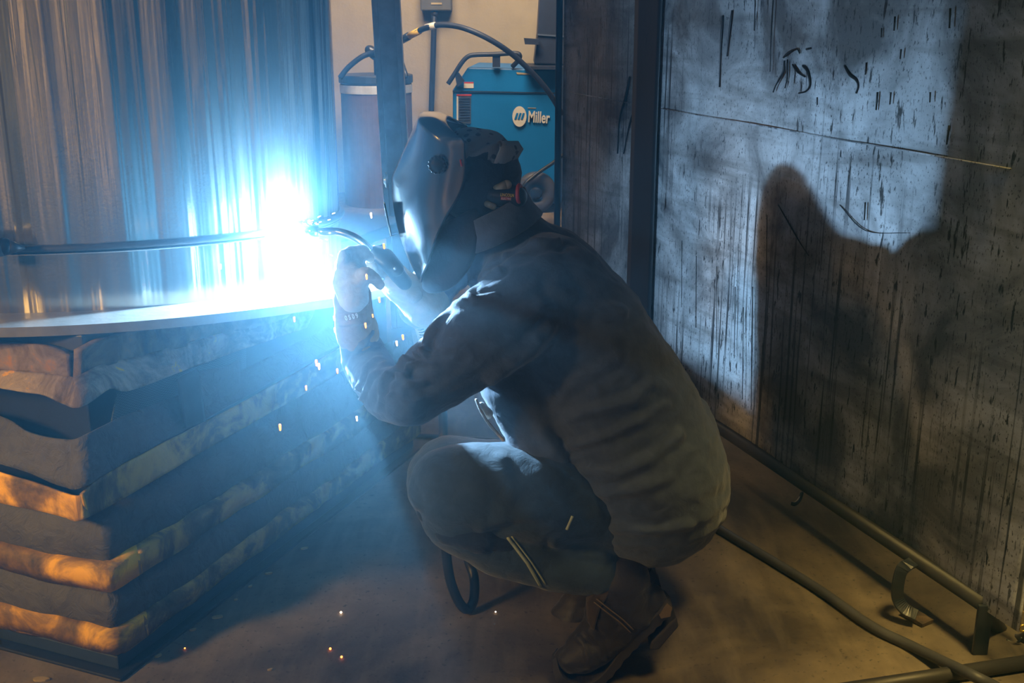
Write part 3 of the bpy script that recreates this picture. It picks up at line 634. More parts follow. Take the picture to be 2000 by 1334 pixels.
# wall box with its pipe
wb = thing('wall_box', 'small grey electrical box high on the beige wall', 'electrical box', (P(850, 20, 8.9).x, 8.95, P(850, 22, 8.9).z))
bm = bmesh.new(); a_, b_ = P(821, 21, 8.85), P(881, -30, 8.85); box(bm, (a_.x, 8.85, a_.z), (b_.x, 8.998, b_.z)); bev(obj('box_body', bm, 'box_gray', wb, False), .01)
bm = bmesh.new(); ball(bm, P(849, 26, 8.9), .03); obj('box_gland', bm, 'steel_dark', wb)
bm = bmesh.new(); bar(bm, P(842, 7, 8.846), P(863, 7, 8.846), .004, .014); obj('maker_plate', bm, 'tan_plastic', wb, False)
bm = bmesh.new(); tube(bm, [P(848, 24, 8.9), P(846, 110, 8.9), P(842, 230, 8.9), P(840, 360, 8.9)], .022, sm=2); tag(recenter(obj('wall_conduit', bm, 'machine_dark')), 'straight dark conduit dropping down the wall from the grey box', 'pipe')
bm = bmesh.new(); a_ = P(775, 600, 4.0); box(bm, (P(779, 560, 3.3).x, 3.3, .55), (P(800, 560, 3.3).x, 3.36, P(779, 522, 3.3).z))
bm.free()

# ------------------------------------------------------------------ the welder
YC = 2.34
man = thing('person', 'person squatting in dark jacket and welding helmet, both gloved hands at the welding gun', 'person', (P(1230, 1000, 2.35).x, 2.35, 0))
# body (one skinned surface, almost all under clothes)
bm = bmesh.new()
chain(bm, [(925, 335, YC, 62), (940, 400, YC, 46), (985, 470, YC, 60), (1090, 570, YC, 85), (1160, 690, YC, 100), (1225, 840, YC, 105), (1270, 945, YC, 105)])
chain(bm, [(888, 345, YC, 46), (876, 370, YC, 34)])
chain(bm, [(1030, 560, 2.19, 44), (940, 655, 2.12, 38), (795, 765, 2.07, 30), (757, 760, 2.12, 30), (718, 710, 2.24, 26), (695, 610, 2.20, 22)])
chain(bm, [(1030, 555, 2.54, 44), (965, 515, 2.61, 36), (918, 462, 2.64, 26), (805, 575, 2.46, 26)])
chain(bm, [(1240, 970, 2.27, 90), (1020, 955, 2.15, 75), (880, 955, 2.14, 62), (1000, 1060, 2.20, 50), (1180, 1120, 2.20, 38)])
chain(bm, [(1240, 970, 2.47, 90), (1020, 950, 2.46, 75), (885, 945, 2.56, 62), (1000, 1040, 2.54, 50), (1150, 1090, 2.52, 38)])
bx = P(852, 345, YC); ball(bm, bx+Vector((-.012, 0, -.01)), .020, 1.2, .8, 1.4)       # nose
fused('body', bm, 'skin', man, .009, 6)
bm = bmesh.new(); ball(bm, P(932, 345, YC), R(86, YC), .98, .92, 1.05); cap(bm, P(960, 360, YC), R(56, YC), P(968, 410, YC), R(52, YC)); fused('hood', bm, 'bib_leather', man, .008, 6, folds([], (.004, 20)))
# jacket
bm = bmesh.new()
for s in (-1, 1):
    y = YC+s*.10; y2 = YC+s*.085
    chain(bm, [(1075, 562, y, 108), (1130, 660, y, 138), (1185, 770, y2, 158), (1245, 880, y2, 166), (1272, 955, y2, 158)])
    chain(bm, [(1010, 560, y, 78), (1050, 700, y, 100), (1062, 790, y, 100), (1110, 890, y2, 105), (1200, 985, y2, 110)])
chain(bm, [(955, 455, YC, 62), (1000, 500, YC, 88), (1075, 560, YC, 112)])
chain(bm, [(1290, 960, YC, 138), (1270, 985, YC, 128), (1150, 1030, YC, 80)])
chain(bm, [(1000, 735, 2.2, 66), (1038, 830, 2.17, 62), (1060, 880, 2.17, 60)])
# left sleeve
chain(bm, [(1045, 585, 2.18, 98), (945, 662, 2.11, 92), (800, 772, 2.06, 64)])
chain(bm, [(800, 772, 2.05, 64), (752, 768, 2.09, 52), (716, 712, 2.25, 46), (698, 655, 2.22, 39)])
# right sleeve
chain(bm, [(1050, 570, 2.54, 95), (975, 515, 2.62, 70), (918, 458, 2.64, 46), (850, 555, 2.57, 44), (822, 600, 2.49, 38)])
JF = [([(975, 528), (930, 545), (890, 558), (862, 585), (848, 600)], 9, 0.010), ([(970, 578), (920, 590), (875, 596), (852, 600)], 8, 0.009),
      ([(925, 560), (915, 575), (930, 590)], 5.6, 0.0080), ([(868, 606), (850, 640), (835, 660), (828, 690)], 7.2, 0.0149), ([(855, 690), (830, 686), (810, 690)], 4.8, 0.0115),
      ([(850, 712), (822, 706), (800, 712), (790, 735)], 4.8, 0.0126), ([(828, 748), (800, 750), (775, 730)], 5.6, 0.0115), ([(796, 700), (770, 716), (748, 745), (738, 805)], 5.6, 0.0138),
      ([(775, 705), (748, 712), (722, 735), (705, 780)], 4.0, 0.0115), ([(770, 698), (735, 700), (712, 718), (700, 760)], 4.0, 0.0115), ([(765, 675), (730, 672), (705, 668)], 4.8, 0.0115),
      ([(720, 650), (700, 680), (685, 720)], 6.4, 0.0115), ([(765, 770), (745, 782), (730, 806)], 4.8, 0.0103), ([(905, 700), (860, 745), (800, 770)], 11.2, -0.0069),
      ([(1110, 815), (1170, 800), (1240, 780), (1270, 750)], 12, 0.0082), ([(1110, 870), (1190, 850), (1260, 820), (1300, 790)], 11, 0.0082), ([(1130, 925), (1200, 925), (1280, 890), (1330, 850)], 12, 0.0096),
      ([(1120, 950), (1190, 965), (1260, 950), (1310, 930)], 12, 0.0096), ([(1120, 1000), (1200, 1030), (1290, 1040), (1345, 1025)], 11, 0.0068), ([(1100, 770), (1140, 735), (1200, 700)], 14, 0.0068),
      ([(1010, 620), (1060, 600), (1130, 620)], 18, 0.0082), ([(1000, 700), (1040, 680), (1075, 640)], 15, 0.0123), ([(1050, 480), (1100, 520), (1170, 560)], 18, 0.0082),
      ([(990, 500), (1040, 480), (1090, 470)], 10, 0.0109), ([(1240, 540), (1250, 620), (1290, 700)], 14, 0.0068), ([(1090, 560), (1150, 600), (1210, 610)], 18, 0.0096),
      ([(960, 740), (1010, 700), (1040, 660)], 13, 0.0123), ([(1060, 850), (1100, 900), (1110, 960)], 15, 0.0123), ([(1180, 660), (1220, 700), (1300, 760)], 16, 0.0068)]
fused('jacket', bm, 'jacket_cloth', man, .006, 5, folds(JF, (.009, 7)))
bm = bmesh.new()                          # stand-up collar
n = 28; rows = []
cc = P(968, 432, YC); ax = (P(1000, 500, YC)-P(950, 400, YC)).normalized(); sx_ = ax.cross(Vector((0, 1, 0))).normalized()
for j, (h, k) in enumerate(((-.035, .098), (0, .100), (.03, .112))):
    rows.append([bm.verts.new(cc+ax*h*1.0+sx_*math.cos(2*PI*i/n)*k*.80+Vector((0, 1, 0))*math.sin(2*PI*i/n)*k*.95) for i in range(n)])
for a_, b_ in zip(rows, rows[1:]):
    for i in range(n): bm.faces.new((a_[i], a_[(i+1) % n], b_[(i+1) % n], b_[i]))
o = obj('collar', bm, 'jacket_cloth', man); m = o.modifiers.new('s', 'SOLIDIFY'); m.thickness = .008
bm = bmesh.new(); tube(bm, [P(929, 778, 2.14), P(938, 800, 2.13), P(955, 828, 2.12), P(985, 862, 2.11)], .004); cap(bm, P(940, 790, 2.145), .006, P(952, 808, 2.145), .012)
fused('hem_flap', bm, 'glove_lit_white', man, .003, 3)
# trousers
bm = bmesh.new()
chain(bm, [(1235, 985, 2.28, 118), (1040, 962, 2.15, 104), (920, 955, 2.13, 96), (884, 955, 2.13, 90)])
chain(bm, [(884, 965, 2.13, 84), (900, 1010, 2.13, 78), (985, 1065, 2.14, 68), (1080, 1095, 2.15, 64), (1165, 1112, 2.16, 56)])
chain(bm, [(1235, 985, 2.46, 118), (1040, 955, 2.45, 100), (880, 940, 2.48, 92)])
chain(bm, [(880, 940, 2.48, 82), (900, 1000, 2.48, 72), (985, 1040, 2.48, 62), (1120, 1085, 2.46, 52)])
chain(bm, [(1270, 985, YC, 115), (1180, 1000, YC, 100)])
TF = [([(795, 920), (800, 960), (815, 990)], 8, .006), ([(900, 880), (960, 900), (1000, 950)], 18, .006), ([(940, 1030), (1000, 1010), (1060, 1000)], 12, .007), ([(1080, 1060), (1130, 1080), (1180, 1090)], 9, .006), ([(980, 900), (990, 960), (980, 1010)], 15, .006)]
fused('trousers', bm, 'trouser_cloth', man, .007, 7, folds(TF, (.005, 9)))
bm = bmesh.new(); chain(bm, [(832, 1000, 2.105, 22), (880, 1028, 2.09, 40), (940, 1045, 2.09, 42), (985, 1060, 2.10, 30)]); fused('knee_pad', bm, 'pad_cloth', man, .006, 5, folds([([(835, 1000), (880, 1015), (960, 1020)], 6, .006)], (.005, 16)))
def surf(px, py, off=.003):               # nearest clothed surface on a line of sight
    dg = bpy.context.evaluated_depsgraph_get(); d = ray(px, py).normalized(); best = None
    for ob in list(man.children):
        if ob.type != 'MESH': continue
        mi = ob.matrix_world.inverted() if False else (parent_mat(man) @ ob.matrix_parent_inverse).inverted()
        ok, loc, nn, ix = ob.ray_cast(mi @ Vector((0, 0, CH)), mi.to_3x3() @ d)
        if ok and (best is None or loc.length < 1e9):
            wl = mi.inverted() @ loc; dd = (wl-Vector((0, 0, CH))).length
            if best is None or dd < best: best = dd
    return Vector((0, 0, CH)) + d*((best or 2.3)-off)
bpy.context.view_layer.update()
def tape(pl, wd, mat='reflective_tape', name='tape_stripe'):
    pts = []
    for (x0, y0), (x1, y1) in zip(pl, pl[1:]):
        for k in range(8): pts.append(surf(x0+(x1-x0)*k/8, y0+(y1-y0)*k/8, .0015))
    bm = bmesh.new(); tube(bm, pts, wd, seg=6, sm=0); return obj(name, bm, mat, man)
tape([(992, 1050), (1030, 1100), (1060, 1152)], .0035); tape([(1000, 1048), (1038, 1098), (1070, 1148)], .0018)
tape([(1118, 1008), (1112, 1022), (1106, 1036)], .003)
# boots
def boot(dx, dy, Y, hidden=False):
    bm = bmesh.new(); j = lambda l: [(a+dx, b+dy, Y+c, r) for a, b, c, r in l]
    chain(bm, j([(1215, 1125, 0, 58), (1220, 1165, 0, 56), (1235, 1190, 0, 50)]))
    chain(bm, j([(1270, 1172, 0, 34), (1235, 1200, 0, 44), (1190, 1240, 0, 46), (1140, 1280, 0, 38), (1108, 1288, 0, 31)]))
    chain(bm, j([(1190, 1170, 0, 48), (1175, 1225, 0, 40), (1130, 1268, 0, 32)]))
    for s in (-1, 1): chain(bm, j([(1150, 1275, s*.022, 34), (1115, 1290, s*.018, 29)]))
    BF = [([(1130, 1245), (1145, 1265), (1150, 1300)], 6, .004), ([(1150, 1230), (1170, 1260), (1180, 1290)], 6, .005), ([(1165, 1215), (1190, 1245), (1195, 1270)], 5, .004),
          ([(1160, 1180), (1200, 1205), (1235, 1240)], 3, .003), ([(1165, 1172), (1207, 1199), (1240, 1232)], 3, .003)]
    b = fused('boot', bm, 'boot_leather', man, .005, 5, folds(BF if not hidden else [], (.003, 20)))
    # sole follows the bent foot
    pr = [(1078, 1284), (1083, 1305), (1105, 1321), (1150, 1326), (1185, 1310), (1225, 1265), (1265, 1225), (1298, 1192), (1312, 1176)]
    up = [(1086, 1276), (1093, 1290), (1112, 1306), (1148, 1310), (1175, 1296), (1212, 1252), (1250, 1212), (1284, 1178), (1300, 1162)]
    lo = catmull([P(a+dx, c+dy, Y) for a, c in pr], 5); hi = catmull([P(a+dx, c+dy, Y) for a, c in up], 5); bm = bmesh.new(); rows = []
    N = len(lo)
    for i, (l, h) in enumerate(zip(lo, hi)):
        f = i/(N-1); wd = .050*(math.sin(min(1, f*5+.15)*PI/2))*(1-.28*max(0, min(1, (f-.3)/.3)))*(1 if f < .93 else 1-(f-.93)*5); v = Vector((0, wd, 0))
        lug = .0015 if i % 2 else -.0015; e = (l-h).normalized()*lug
        rows.append([bm.verts.new(q) for q in (l-v+e, l+v+e, h+v*1.03, h-v*1.03)])
    for a_, b_ in zip(rows, rows[1:]):
        for q in range(4): bm.faces.new((a_[q], a_[(q+1) % 4], b_[(q+1) % 4], b_[q]))
    bm.faces.new(rows[0]); bm.faces.new(rows[-1][::-1]); bmesh.ops.recalc_face_normals(bm, faces=bm.faces)
    s = bev(obj('sole', bm, 'boot_sole', b, False), .002)
    bm = bmesh.new(); extrude_poly(bm, [P(a+dx, c+dy, Y+.030) for a, c in ((1266, 1226), (1300, 1190), (1314, 1178), (1318, 1196), (1280, 1240), (1262, 1240))], Vector((0, -.062, 0))); bmesh.ops.recalc_face_normals(bm, faces=bm.faces)
    bev(obj('heel', bm, 'boot_sole', b, False), .004)
    if not hidden:
        bm = bmesh.new(); extrude_poly(bm, [P(a, c, Y-.036) for a, c in ((1287, 1200), (1303, 1178), (1312, 1186), (1309, 1203), (1291, 1207))], Vector((0, -.003, 0))); bmesh.ops.recalc_face_normals(bm, faces=bm.faces); obj('heel_patch', bm, 'sole_patch', b, False)
        bm = bmesh.new(); q = [(1160, 1150), (1178, 1130), (1200, 1128), (1192, 1160), (1172, 1190), (1160, 1235), (1147, 1215), (1146, 1180)]
        extrude_poly(bm, [P(a, c, Y-.048) for a, c in q], Vector((0, .03, 0))); bmesh.ops.recalc_face_normals(bm, faces=bm.faces); bev(obj('tongue', bm, 'boot_panel', b, False), .004)
        for k in range(2):
            bm = bmesh.new(); tube(bm, [P(1160+k*5, 1176-k*6, Y-.052), P(1185+k*5, 1196-k*6, Y-.056), P(1210+k*5, 1215-k*6, Y-.054), P(1232+k*5, 1236-k*6, Y-.050)], .0013, seg=6); obj('stitching', bm, 'sole_patch', b)
    return b
boot(0, 0, 2.165); boot(-30, -60, 2.44, True)
# helmet
HR = [[(872, 226), (872, 240), (884, 258), (908, 272)], [(846, 216), (848, 226), (862, 252), (907, 288)], [(820, 216), (815, 233), (848, 268), (909, 310)],
      [(783, 278), (808, 300), (845, 315), (911, 338)], [(746, 343), (799, 362), (840, 362), (908, 366)], [(750, 388), (791, 408), (830, 408), (892, 394)],
      [(765, 462), (796, 458), (824, 452), (864, 432)], [(790, 518), (811, 505), (822, 498), (846, 478)], [(819, 560), (821, 547), (824, 537), (830, 525)]]
OF = [0, .072, .118, .128]
bm = bmesh.new(); rows = []
for r in HR:
    near = [P(x, y, YC-OF[k]) for k, (x, y) in enumerate(r)]; far = [Vector((p.x, 2*YC-p.y, p.z)) for p in near[1:]]
    # the far half is the near half mirrored through the middle plane, keeping its own height
    rows.append([bm.verts.new(p) for p in reversed(near)] + [bm.verts.new(p) for p in far])
cl = bm.edges.layers.float.new('crease_edge')
for a_, b_ in zip(rows, rows[1:]):
    for k in range(len(a_)-1): bm.faces.new((a_[k], a_[k+1], b_[k+1], b_[k]))
for i in range(len(rows)-1):
    for k in (2, 4):
        e = bm.edges.get((rows[i][k], rows[i+1][k]))
        if e: e[cl] = .38
for i in (2, 4):
    for k in range(2, 4):
        e = bm.edges.get((rows[i][k], rows[i][k+1]))
        if e: e[cl] = .6
for k in range(6):
    e = bm.edges.get((rows[2][k], rows[2][k+1]))
    if e: e[cl] = .6
bmesh.ops.recalc_face_normals(bm, faces=bm.faces)
hel = obj('welding_helmet', bm, 'helmet_plastic', man)
m = hel.modifiers.new('b', 'SUBSURF'); m.levels = 3; m.render_levels = 3
m = hel.modifiers.new('s', 'SOLIDIFY'); m.thickness = .004; m.offset = -1
hel['label'] = 'glossy black welding helmet'
bm = bmesh.new()
kc = P(854, 322, YC-.127)
for i in range(14): ball(bm, kc+Vector((math.cos(i*2*PI/14)*.016, 0, math.sin(i*2*PI/14)*.016)), .0035, 1, 1.8, 1, seg=8)
ball(bm, kc, .015, 1, .5, 1, seg=16); fused('knob', bm, 'black_plastic', hel, .0016, 3)
bm = bmesh.new(); kc = P(760, 352, YC-.03)
for rr, dz in ((.014, 0), (.007, .003)):
    pts = [kc+Vector((-.006-dz, math.cos(i*PI/8)*rr*.8, math.sin(i*PI/8)*rr)) for i in range(17)]; tube(bm, pts, .0018, seg=8, sm=0)
obj('side_knob', bm, 'chrome', hel)
bm = bmesh.new(); pts = [P(752, 395, YC-.045), P(752, 395, YC+.045), P(766, 462, YC+.04), P(766, 462, YC-.04)]
extrude_poly(bm, pts, Vector((-.004, 0, -.001))); bmesh.ops.recalc_face_normals(bm, faces=bm.faces); bev(obj('lens', bm, 'lens_glass', hel, False), .002)
# bib below the helmet
bm = bmesh.new(); rows = []
for (x, y, x2, y2) in ((866, 436, 935, 400), (846, 480, 940, 440), (832, 515, 935, 480), (824, 545, 925, 515), (821, 566, 900, 548), (836, 573, 880, 566)):
    a_ = P(x, y, YC-.085); b_ = P(x2, y2, YC-.09); c_ = P(x+6, y, YC)
    c_.x -= .006
    rows.append([bm.verts.new(q) for q in (b_, a_.lerp(b_, .5)+Vector((0, -.015, 0)), a_, c_, Vector((a_.x, 2*YC-a_.y, a_.z)), Vector((b_.x, 2*YC-b_.y, b_.z)))])
for a_, b_ in zip(rows, rows[1:]):
    for k in range(5): bm.faces.new((a_[k], a_[k+1], b_[k+1], b_[k]))
bmesh.ops.recalc_face_normals(bm, faces=bm.faces); o = obj('bib', bm, 'bib_leather', hel)
m = o.modifiers.new('b', 'SUBSURF'); m.levels = 2; m.render_levels = 2; m = o.modifiers.new('s', 'SOLIDIFY'); m.thickness = .003
# headband strap and pink nick
bm = bmesh.new(); tube(bm, [P(899, 312, YC-.134), P(902, 325, YC-.134)], .002); obj('strap_tab', bm, 'red_paint', hel)
# welding cap worn back to front
bm = bmesh.new()
ball(bm, P(935, 318, YC), R(70, YC), 1.08, 1.05, .92, Matrix.Rotation(.35, 3, 'Y')); ball(bm, P(925, 300, YC), R(46, YC), 1, 1.4, 1)
capo = fused('welding_cap', bm, 'cap_cloth', man, .006, 4, folds([([(905, 275), (915, 290), (902, 310)], 5, .006), ([(925, 300), (960, 285), (1000, 275)], 5, .005)], (.003, 18)))
capo['label'] = 'grey patterned cloth cap'
bm = bmesh.new(); rows = []
for i in range(11):
    f = (i/10-.5)*2; yy = YC+f*.085; dip = f*f*.02
    a_ = P(992, 282, yy)+Vector((-.0-dip, 0, 0)); b_ = P(1019, 291, yy)+Vector((-dip*2.2, 0, 0)); c_ = P(1003, 318, yy)+Vector((-dip*2, 0, 0))
    rows.append([bm.verts.new(q) for q in (a_, b_.lerp(a_, .3)+Vector((0, 0, .01)), b_, c_)])
for a_, b_ in zip(rows, rows[1:]):
    for k in range(3): bm.faces.new((a_[k], a_[k+1], b_[k+1], b_[k]))
bmesh.ops.recalc_face_normals(bm, faces=bm.faces); o = obj('cap_brim', bm, 'cap_cloth', capo); m = o.modifiers.new('s', 'SOLIDIFY'); m.thickness = .004
# respirator unit at the nape: dark pouch with maker's tag, tan caps, hose end
pk = []
bm = bmesh.new(); cap(bm, P(962, 378, YC-.06), .024, P(1008, 384, YC-.06), .024); cap(bm, P(962, 378, YC+.05), .024, P(1008, 384, YC+.05), .024); cap(bm, P(985, 380, YC-.05), .025, P(985, 380, YC+.05), .025)
pouch = fused('neck_pouch', bm, 'black_plastic', man, .005, 4)
bm = bmesh.new(); cap(bm, P(950, 372, YC-.065), .014, P(953, 376, YC-.065), .014); obj('tan_cap', bm, 'tan_plastic', pouch)
bm = bmesh.new(); cap(bm, P(968, 367, YC-.075), .006, P(990, 361, YC-.072), .010); obj('tan_cap', bm, 'tan_plastic', pouch)
bm = bmesh.new(); cap(bm, P(952, 398, YC-.075), .007, P(963, 403, YC-.075), .007); obj('tan_cap', bm, 'tan_plastic', pouch)
bm = bmesh.new(); pts = [P(1014+3*math.cos(i*PI/8)*1.2, 378+17*math.sin(i*PI/8), YC-.075+.02*math.cos(i*PI/8)) for i in range(17)]; tube(bm, pts, .004, seg=8, sm=0); obj('red_ring', bm, 'red_paint', pouch)
o0 = P(977, 383, YC-.088); text('LINCOLN', .0085, o0, (1, 0, -.06), (0, 0, 1), 'tag_yellow', pouch, bold=.0002, extr=.0006, sx=.75)
bm = bmesh.new(); extrude_poly(bm, [P(a, b, YC-.085) for a, b in ((978, 384.5), (998, 385.5), (998, 391), (978, 390))], Vector((0, -.002, 0))); bmesh.ops.recalc_face_normals(bm, faces=bm.faces); obj('red_tag', bm, 'red_paint', pouch, False)
o0 = P(979, 389.5, YC-.0885); text('ELECTRIC', .0058, o0, (1, 0, -.06), (0, 0, 1), 'white_paint', pouch, extr=.0004, sx=.8)

# gloves
def finger(bm, pts, r0, r1):
    q = [P(a, b, c) for a, b, c in pts]
    for i in range(len(q)-1):
        f0, f1 = i/(len(q)-1), (i+1)/(len(q)-1); cap(bm, q[i], r0+(r1-r0)*f0, q[i+1], r0+(r1-r0)*f1)
bm = bmesh.new()
cap(bm, P(690, 580, 2.170), .032, P(683, 545, 2.180), .036); cap(bm, P(683, 545, 2.180), .035, P(682, 522, 2.200), .030)
cap(bm, P(688, 548, 2.220), .030, P(690, 520, 2.220), .026)
finger(bm, [(668, 520, 2.170), (672, 498, 2.180), (690, 490, 2.210), (704, 500, 2.230)], .0125, .010)
finger(bm, [(676, 515, 2.190), (684, 492, 2.205), (702, 488, 2.225), (714, 500, 2.240)], .0125, .010)
finger(bm, [(685, 512, 2.210), (695, 490, 2.220), (711, 489, 2.240), (720, 502, 2.250)], .0125, .010)
finger(bm, [(692, 515, 2.225), (703, 495, 2.230), (717, 495, 2.250), (724, 506, 2.260)], .0115, .009)
finger(bm, [(690, 560, 2.170), (713, 535, 2.150), (732, 545, 2.170), (743, 556, 2.180)], .0175, .010)
gl = fused('welding_glove', bm, 'glove_lit_white', man, .0035, 4, folds([([(708, 512), (725, 525), (745, 530)], 4, .003), ([(655, 530), (690, 545)], 4, .002)], (.002, 40)))
gl['label'] = 'left glove in a white that carries the arc glare'
bm = bmesh.new(); chain(bm, [(698, 652, 2.215, 43), (692, 620, 2.20, 38), (688, 580, 2.19, 37)])
cuff = fused('gauntlet', bm, 'glove_cuff', gl, .004, 4, folds([([(665, 590), (690, 596), (712, 592)], 6, .004), ([(664, 612), (690, 618), (710, 612)], 5, -.003), ([(712, 560), (713, 600), (714, 630)], 3, .003), ([(665, 635), (690, 630), (720, 632)], 4, .004)], (.002, 30)))
bm = bmesh.new(); chain(bm, [(1, 1, 2, 1), (2, 1, 2, 1)]) ; bm.free()
bpy.context.view_layer.update()
def surf1(ob, px, py, off=.001):
    mi = Matrix(); p = ob; mw = parent_mat(ob.parent) @ ob.matrix_parent_inverse; mi = mw.inverted(); d = ray(px, py).normalized()
    ok, loc, nn, ix = ob.ray_cast(mi @ Vector((0, 0, CH)), mi.to_3x3() @ d)
    dd = ((mw @ loc)-Vector((0, 0, CH))).length if ok else 2.2
    return Vector((0, 0, CH))+d*(dd-off)
pA, pB = surf1(cuff, 676, 626, .0), surf1(cuff, 703, 620, .0); y_ = min(pA.y, pB.y, surf1(cuff, 690, 620).y)-.0015
for i, ch in enumerate('0S09'):
    q = surf1(cuff, 675+i*7, 626-i*1.6, .002); text(ch, .0135, q, P(703, 619, 2.1)-P(676, 626, 2.1), (0, 0, 1), 'white_paint', cuff, bold=.0006, extr=.0006, sx=.7)
# right glove round the gun handle
bm = bmesh.new()
cap(bm, P(800, 570, 2.42), .034, P(772, 545, 2.40), .034); cap(bm, P(772, 545, 2.40), .032, P(752, 522, 2.38), .028)
finger(bm, [(752, 530, 2.36), (736, 540, 2.33), (728, 525, 2.32), (735, 512, 2.34)], .012, .0095)
finger(bm, [(748, 520, 2.36), (732, 528, 2.33), (722, 514, 2.32), (730, 502, 2.34)], .012, .0095)
finger(bm, [(744, 512, 2.37), (728, 518, 2.34), (720, 504, 2.33), (728, 494, 2.35)], .012, .0095)
finger(bm, [(742, 505, 2.39), (728, 508, 2.36), (724, 496, 2.35), (734, 488, 2.36)], .011, .009)
finger(bm, [(768, 528, 2.38), (758, 505, 2.36), (745, 492, 2.35), (733, 488, 2.35)], .014, .010)
gr = fused('welding_glove', bm, 'glove_leather', man, .0035, 3, folds([], (.002, 40))); gr['label'] = 'tan glove gripping the gun handle'
bm = bmesh.new(); chain(bm, [(772, 552, 2.42, 30), (805, 575, 2.44, 38), (835, 600, 2.46, 44)]); fused('gauntlet', bm, 'glove_leather', gr, .004, 4, folds([([(770, 560), (800, 590), (835, 610)], 5, .004)], (.002, 30)))

# ------------------------------------------------------------------ welding gun and its hanging lead
gun = thing('welding_gun', 'welding gun with curved bright neck held at the white arc', 'welding gun', P(760, 520, 2.34))
bm = bmesh.new(); tube(bm, [ARC+Vector((.03, -.005, .012)), P(620, 452, 2.33), P(655, 452, 2.32), P(685, 460, 2.31), P(710, 475, 2.31), P(728, 494, 2.32)], .0085, seg=14); obj('neck', bm, 'chrome', gun)
bm = bmesh.new(); tube(bm, [ARC+Vector((.02, -.004, .008)), P(605, 451, 2.333), P(622, 452, 2.33)], .012, seg=14); obj('nozzle', bm, 'chrome', gun)
bm = bmesh.new(); cap(bm, P(728, 492, 2.32), .013, P(752, 505, 2.33), .020); cap(bm, P(752, 505, 2.33), .020, P(790, 552, 2.38), .017); cap(bm, P(755, 500, 2.33), .016, P(775, 525, 2.34), .016)
hd = fused('handle', bm, 'black_plastic', gun, .003, 3)
for px, py in ((771, 524), (748, 545)):
    bm = bmesh.new(); ball(bm, surf1(hd, px, py, -.002) if px > 760 else P(px, py, 2.31), .0045); obj('screw', bm, 'chrome', hd)
bm = bmesh.new(); pts = [P(790, 552, 2.38), P(815, 605, 2.48), P(828, 650, 2.56), P(850, 730, 2.62), P(864, 800, 2.62), P(866, 870, 2.60), P(868, 960, 2.45), P(868, 1030, 2.40)]
pts += [P(872, 1085, 2.40), P(880, 1135, 2.40), P(896, 1175, 2.41), P(912, 1190, 2.42), P(925, 1172, 2.44), P(926, 1130, 2.46), P(915, 1095, 2.50), P(905, 1050, 2.62), P(930, 1000, 2.8)]
tube(bm, pts, .0118, seg=14); lead = tag(recenter(obj('gun_lead', bm, 'black_rubber')), 'thick black gun lead looping down to the floor behind the knee', 'cable')
bm = bmesh.new()
for i in range(7):
    c = P(820+i*1.8, 632+i*5, 2.525+i*.009); d = (P(832, 665, 2.57)-P(820, 632, 2.52)).normalized(); s = d.cross(Vector((0, 1, 0))).normalized(); u = s.cross(d)
    tube(bm, [c+(s*math.cos(k*PI/6)+u*math.sin(k*PI/6))*.0145 for k in range(13)], .0018, seg=6, sm=0)
obj('strain_spring', bm, 'white_paint', lead)

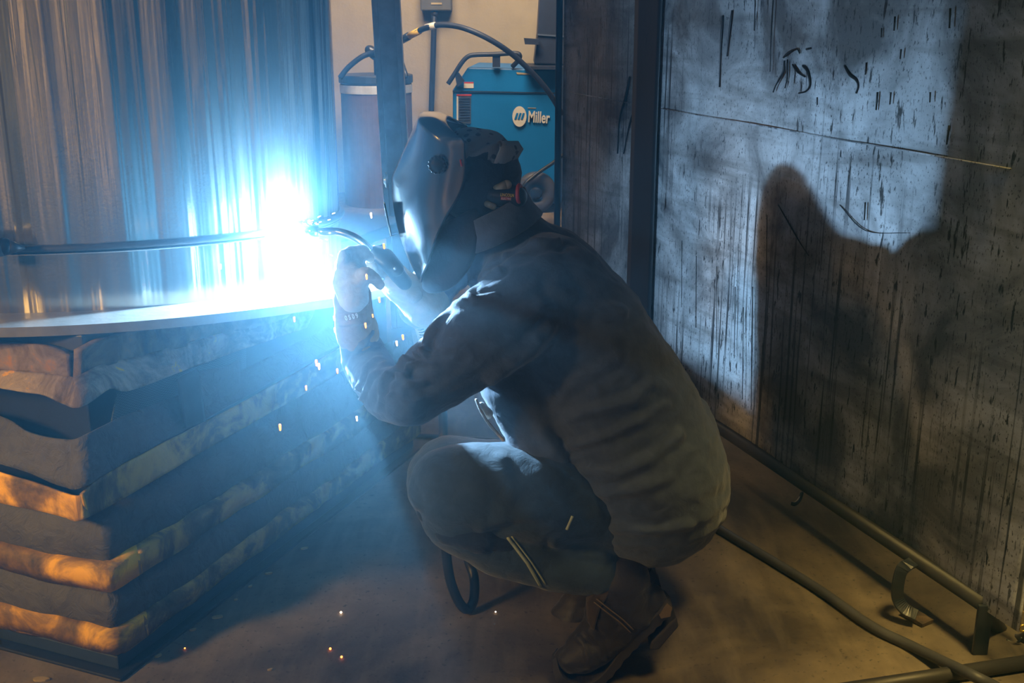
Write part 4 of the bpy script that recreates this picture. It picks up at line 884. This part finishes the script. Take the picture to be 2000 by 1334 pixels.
# ------------------------------------------------------------------ arc, sparks, fume
bm = bmesh.new(); ball(bm, ARC, .015, 1, .8, 1.1, seg=24); ball(bm, ARC+Vector((-.003, 0, -.010)), .011, seg=24)
tag(recenter(obj('welding_arc', bm, 'arc_glow')), 'blinding white welding arc at the seam of the tank', 'arc')
SP_ = [(431, 521, 'small orange spark in front of the tank shell left of the arc'), (575, 624, 'orange spark straight below the arc and flange'), (618, 709, 'larger orange spark left of the bent elbow'),
       (623, 716, 'tiny orange spark touching the larger one left of the elbow'), (659, 725, 'orange spark just left of the sleeve elbow'), (653, 622, 'upper pale spark left of the lettered gauntlet'),
       (654, 645, 'lower orange spark left of the lettered gauntlet'), (598, 758, 'thin orange spark in the haze between skirt and elbow'), (547, 835, 'big orange spark in front of the grey pleats'),
       (697, 818, 'orange spark below the elbow of the jacket'), (714, 636, 'orange spark at the lower edge of the gauntlet'), (741, 586, 'red spark between the gauntlet and the tan glove'),
       (775, 671, 'lower spark of the pair in front of the upper arm'), (787, 659, 'upper spark of the pair in front of the upper arm'), (750, 481, 'orange spark between gun neck and helmet'),
       (725, 421, 'orange spark left of the helmet front edge'), (728, 617, 'faint small spark right of the gauntlet lettering'), (716, 541, 'orange spark on the pale glove thumb'),
       (666, 1196, 'glowing spark on the floor left of the cable loop'), (645, 1267, 'left one of two sparks low on the floor'), (667, 1283, 'right one of two sparks low on the floor'),
       (968, 1195, 'tiny spark on the floor right of the cable loop'), (361, 1266, 'tiny spark on the floor close to the mat edge')]
for i, (px, py, lab) in enumerate(SP_):
    fl_ = py > 1100; big = 'big' in lab or 'larger' in lab; tiny = 'tiny' in lab or 'faint' in lab
    Y = 2.02 if px > 660 and not fl_ else 2.12
    if px == 547: Y = 1.95
    c = PZ(px, py, .004) if fl_ else P(px, py, Y)
    r = .0022 if big else (.0011 if tiny else .0017)
    if fl_: r *= 1.5
    dr3 = (c-ARC); dr3 = Vector((dr3.x*.35, 0, -1)).normalized(); bm = bmesh.new(); L = 0 if fl_ else r*2.2
    cap(bm, c-dr3*L, r, c+dr3*L, r*.7)
    tag(recenter(obj('spark', bm, 'spark_glow' if i % 3 else 'spark_hot')), lab, 'spark', 'orange sparks thrown by the arc')
bm = bmesh.new(); random.seed(3)
for i in range(150):
    a = random.uniform(0, 2*PI); e = random.uniform(-1, 1)*.9; d = Vector((math.cos(a)*math.cos(e), -abs(math.sin(a)*math.cos(e))*.7, math.sin(e)-.3)).normalized()
    r0 = random.uniform(.03, .075)*(1.5 if random.random() < .2 else 1); L = random.uniform(.003, .008)
    bar(bm, ARC+d*r0, ARC+d*(r0+L), .0009, .0009)
emis('spatter_white', (.95, .97, 1.0), 12)
tag(recenter(obj('spatter', bm, 'spatter_white', smooth=False)), 'fine white spatter grains flying off the bright arc', 'spatter', kind='stuff')
bm = bmesh.new(); ball(bm, Vector((0, 0, 0)), .85, 1, 1, 1, seg=32)
fo = obj('fume_glare_veil', bm, 'fume'); fo.location = ARC+Vector((.28, -.34, -.16))
tag(fo, 'blue fume before the welder, doubling as lens glare', 'smoke', kind='stuff')
bm = bmesh.new(); box(bm, (-2.6, .9, .003), (1.1, 4.2, 2.4))
tag(obj('shop_haze', bm, 'haze', smooth=False), 'thin blue lit haze hanging in the air of the booth', 'haze', kind='stuff')
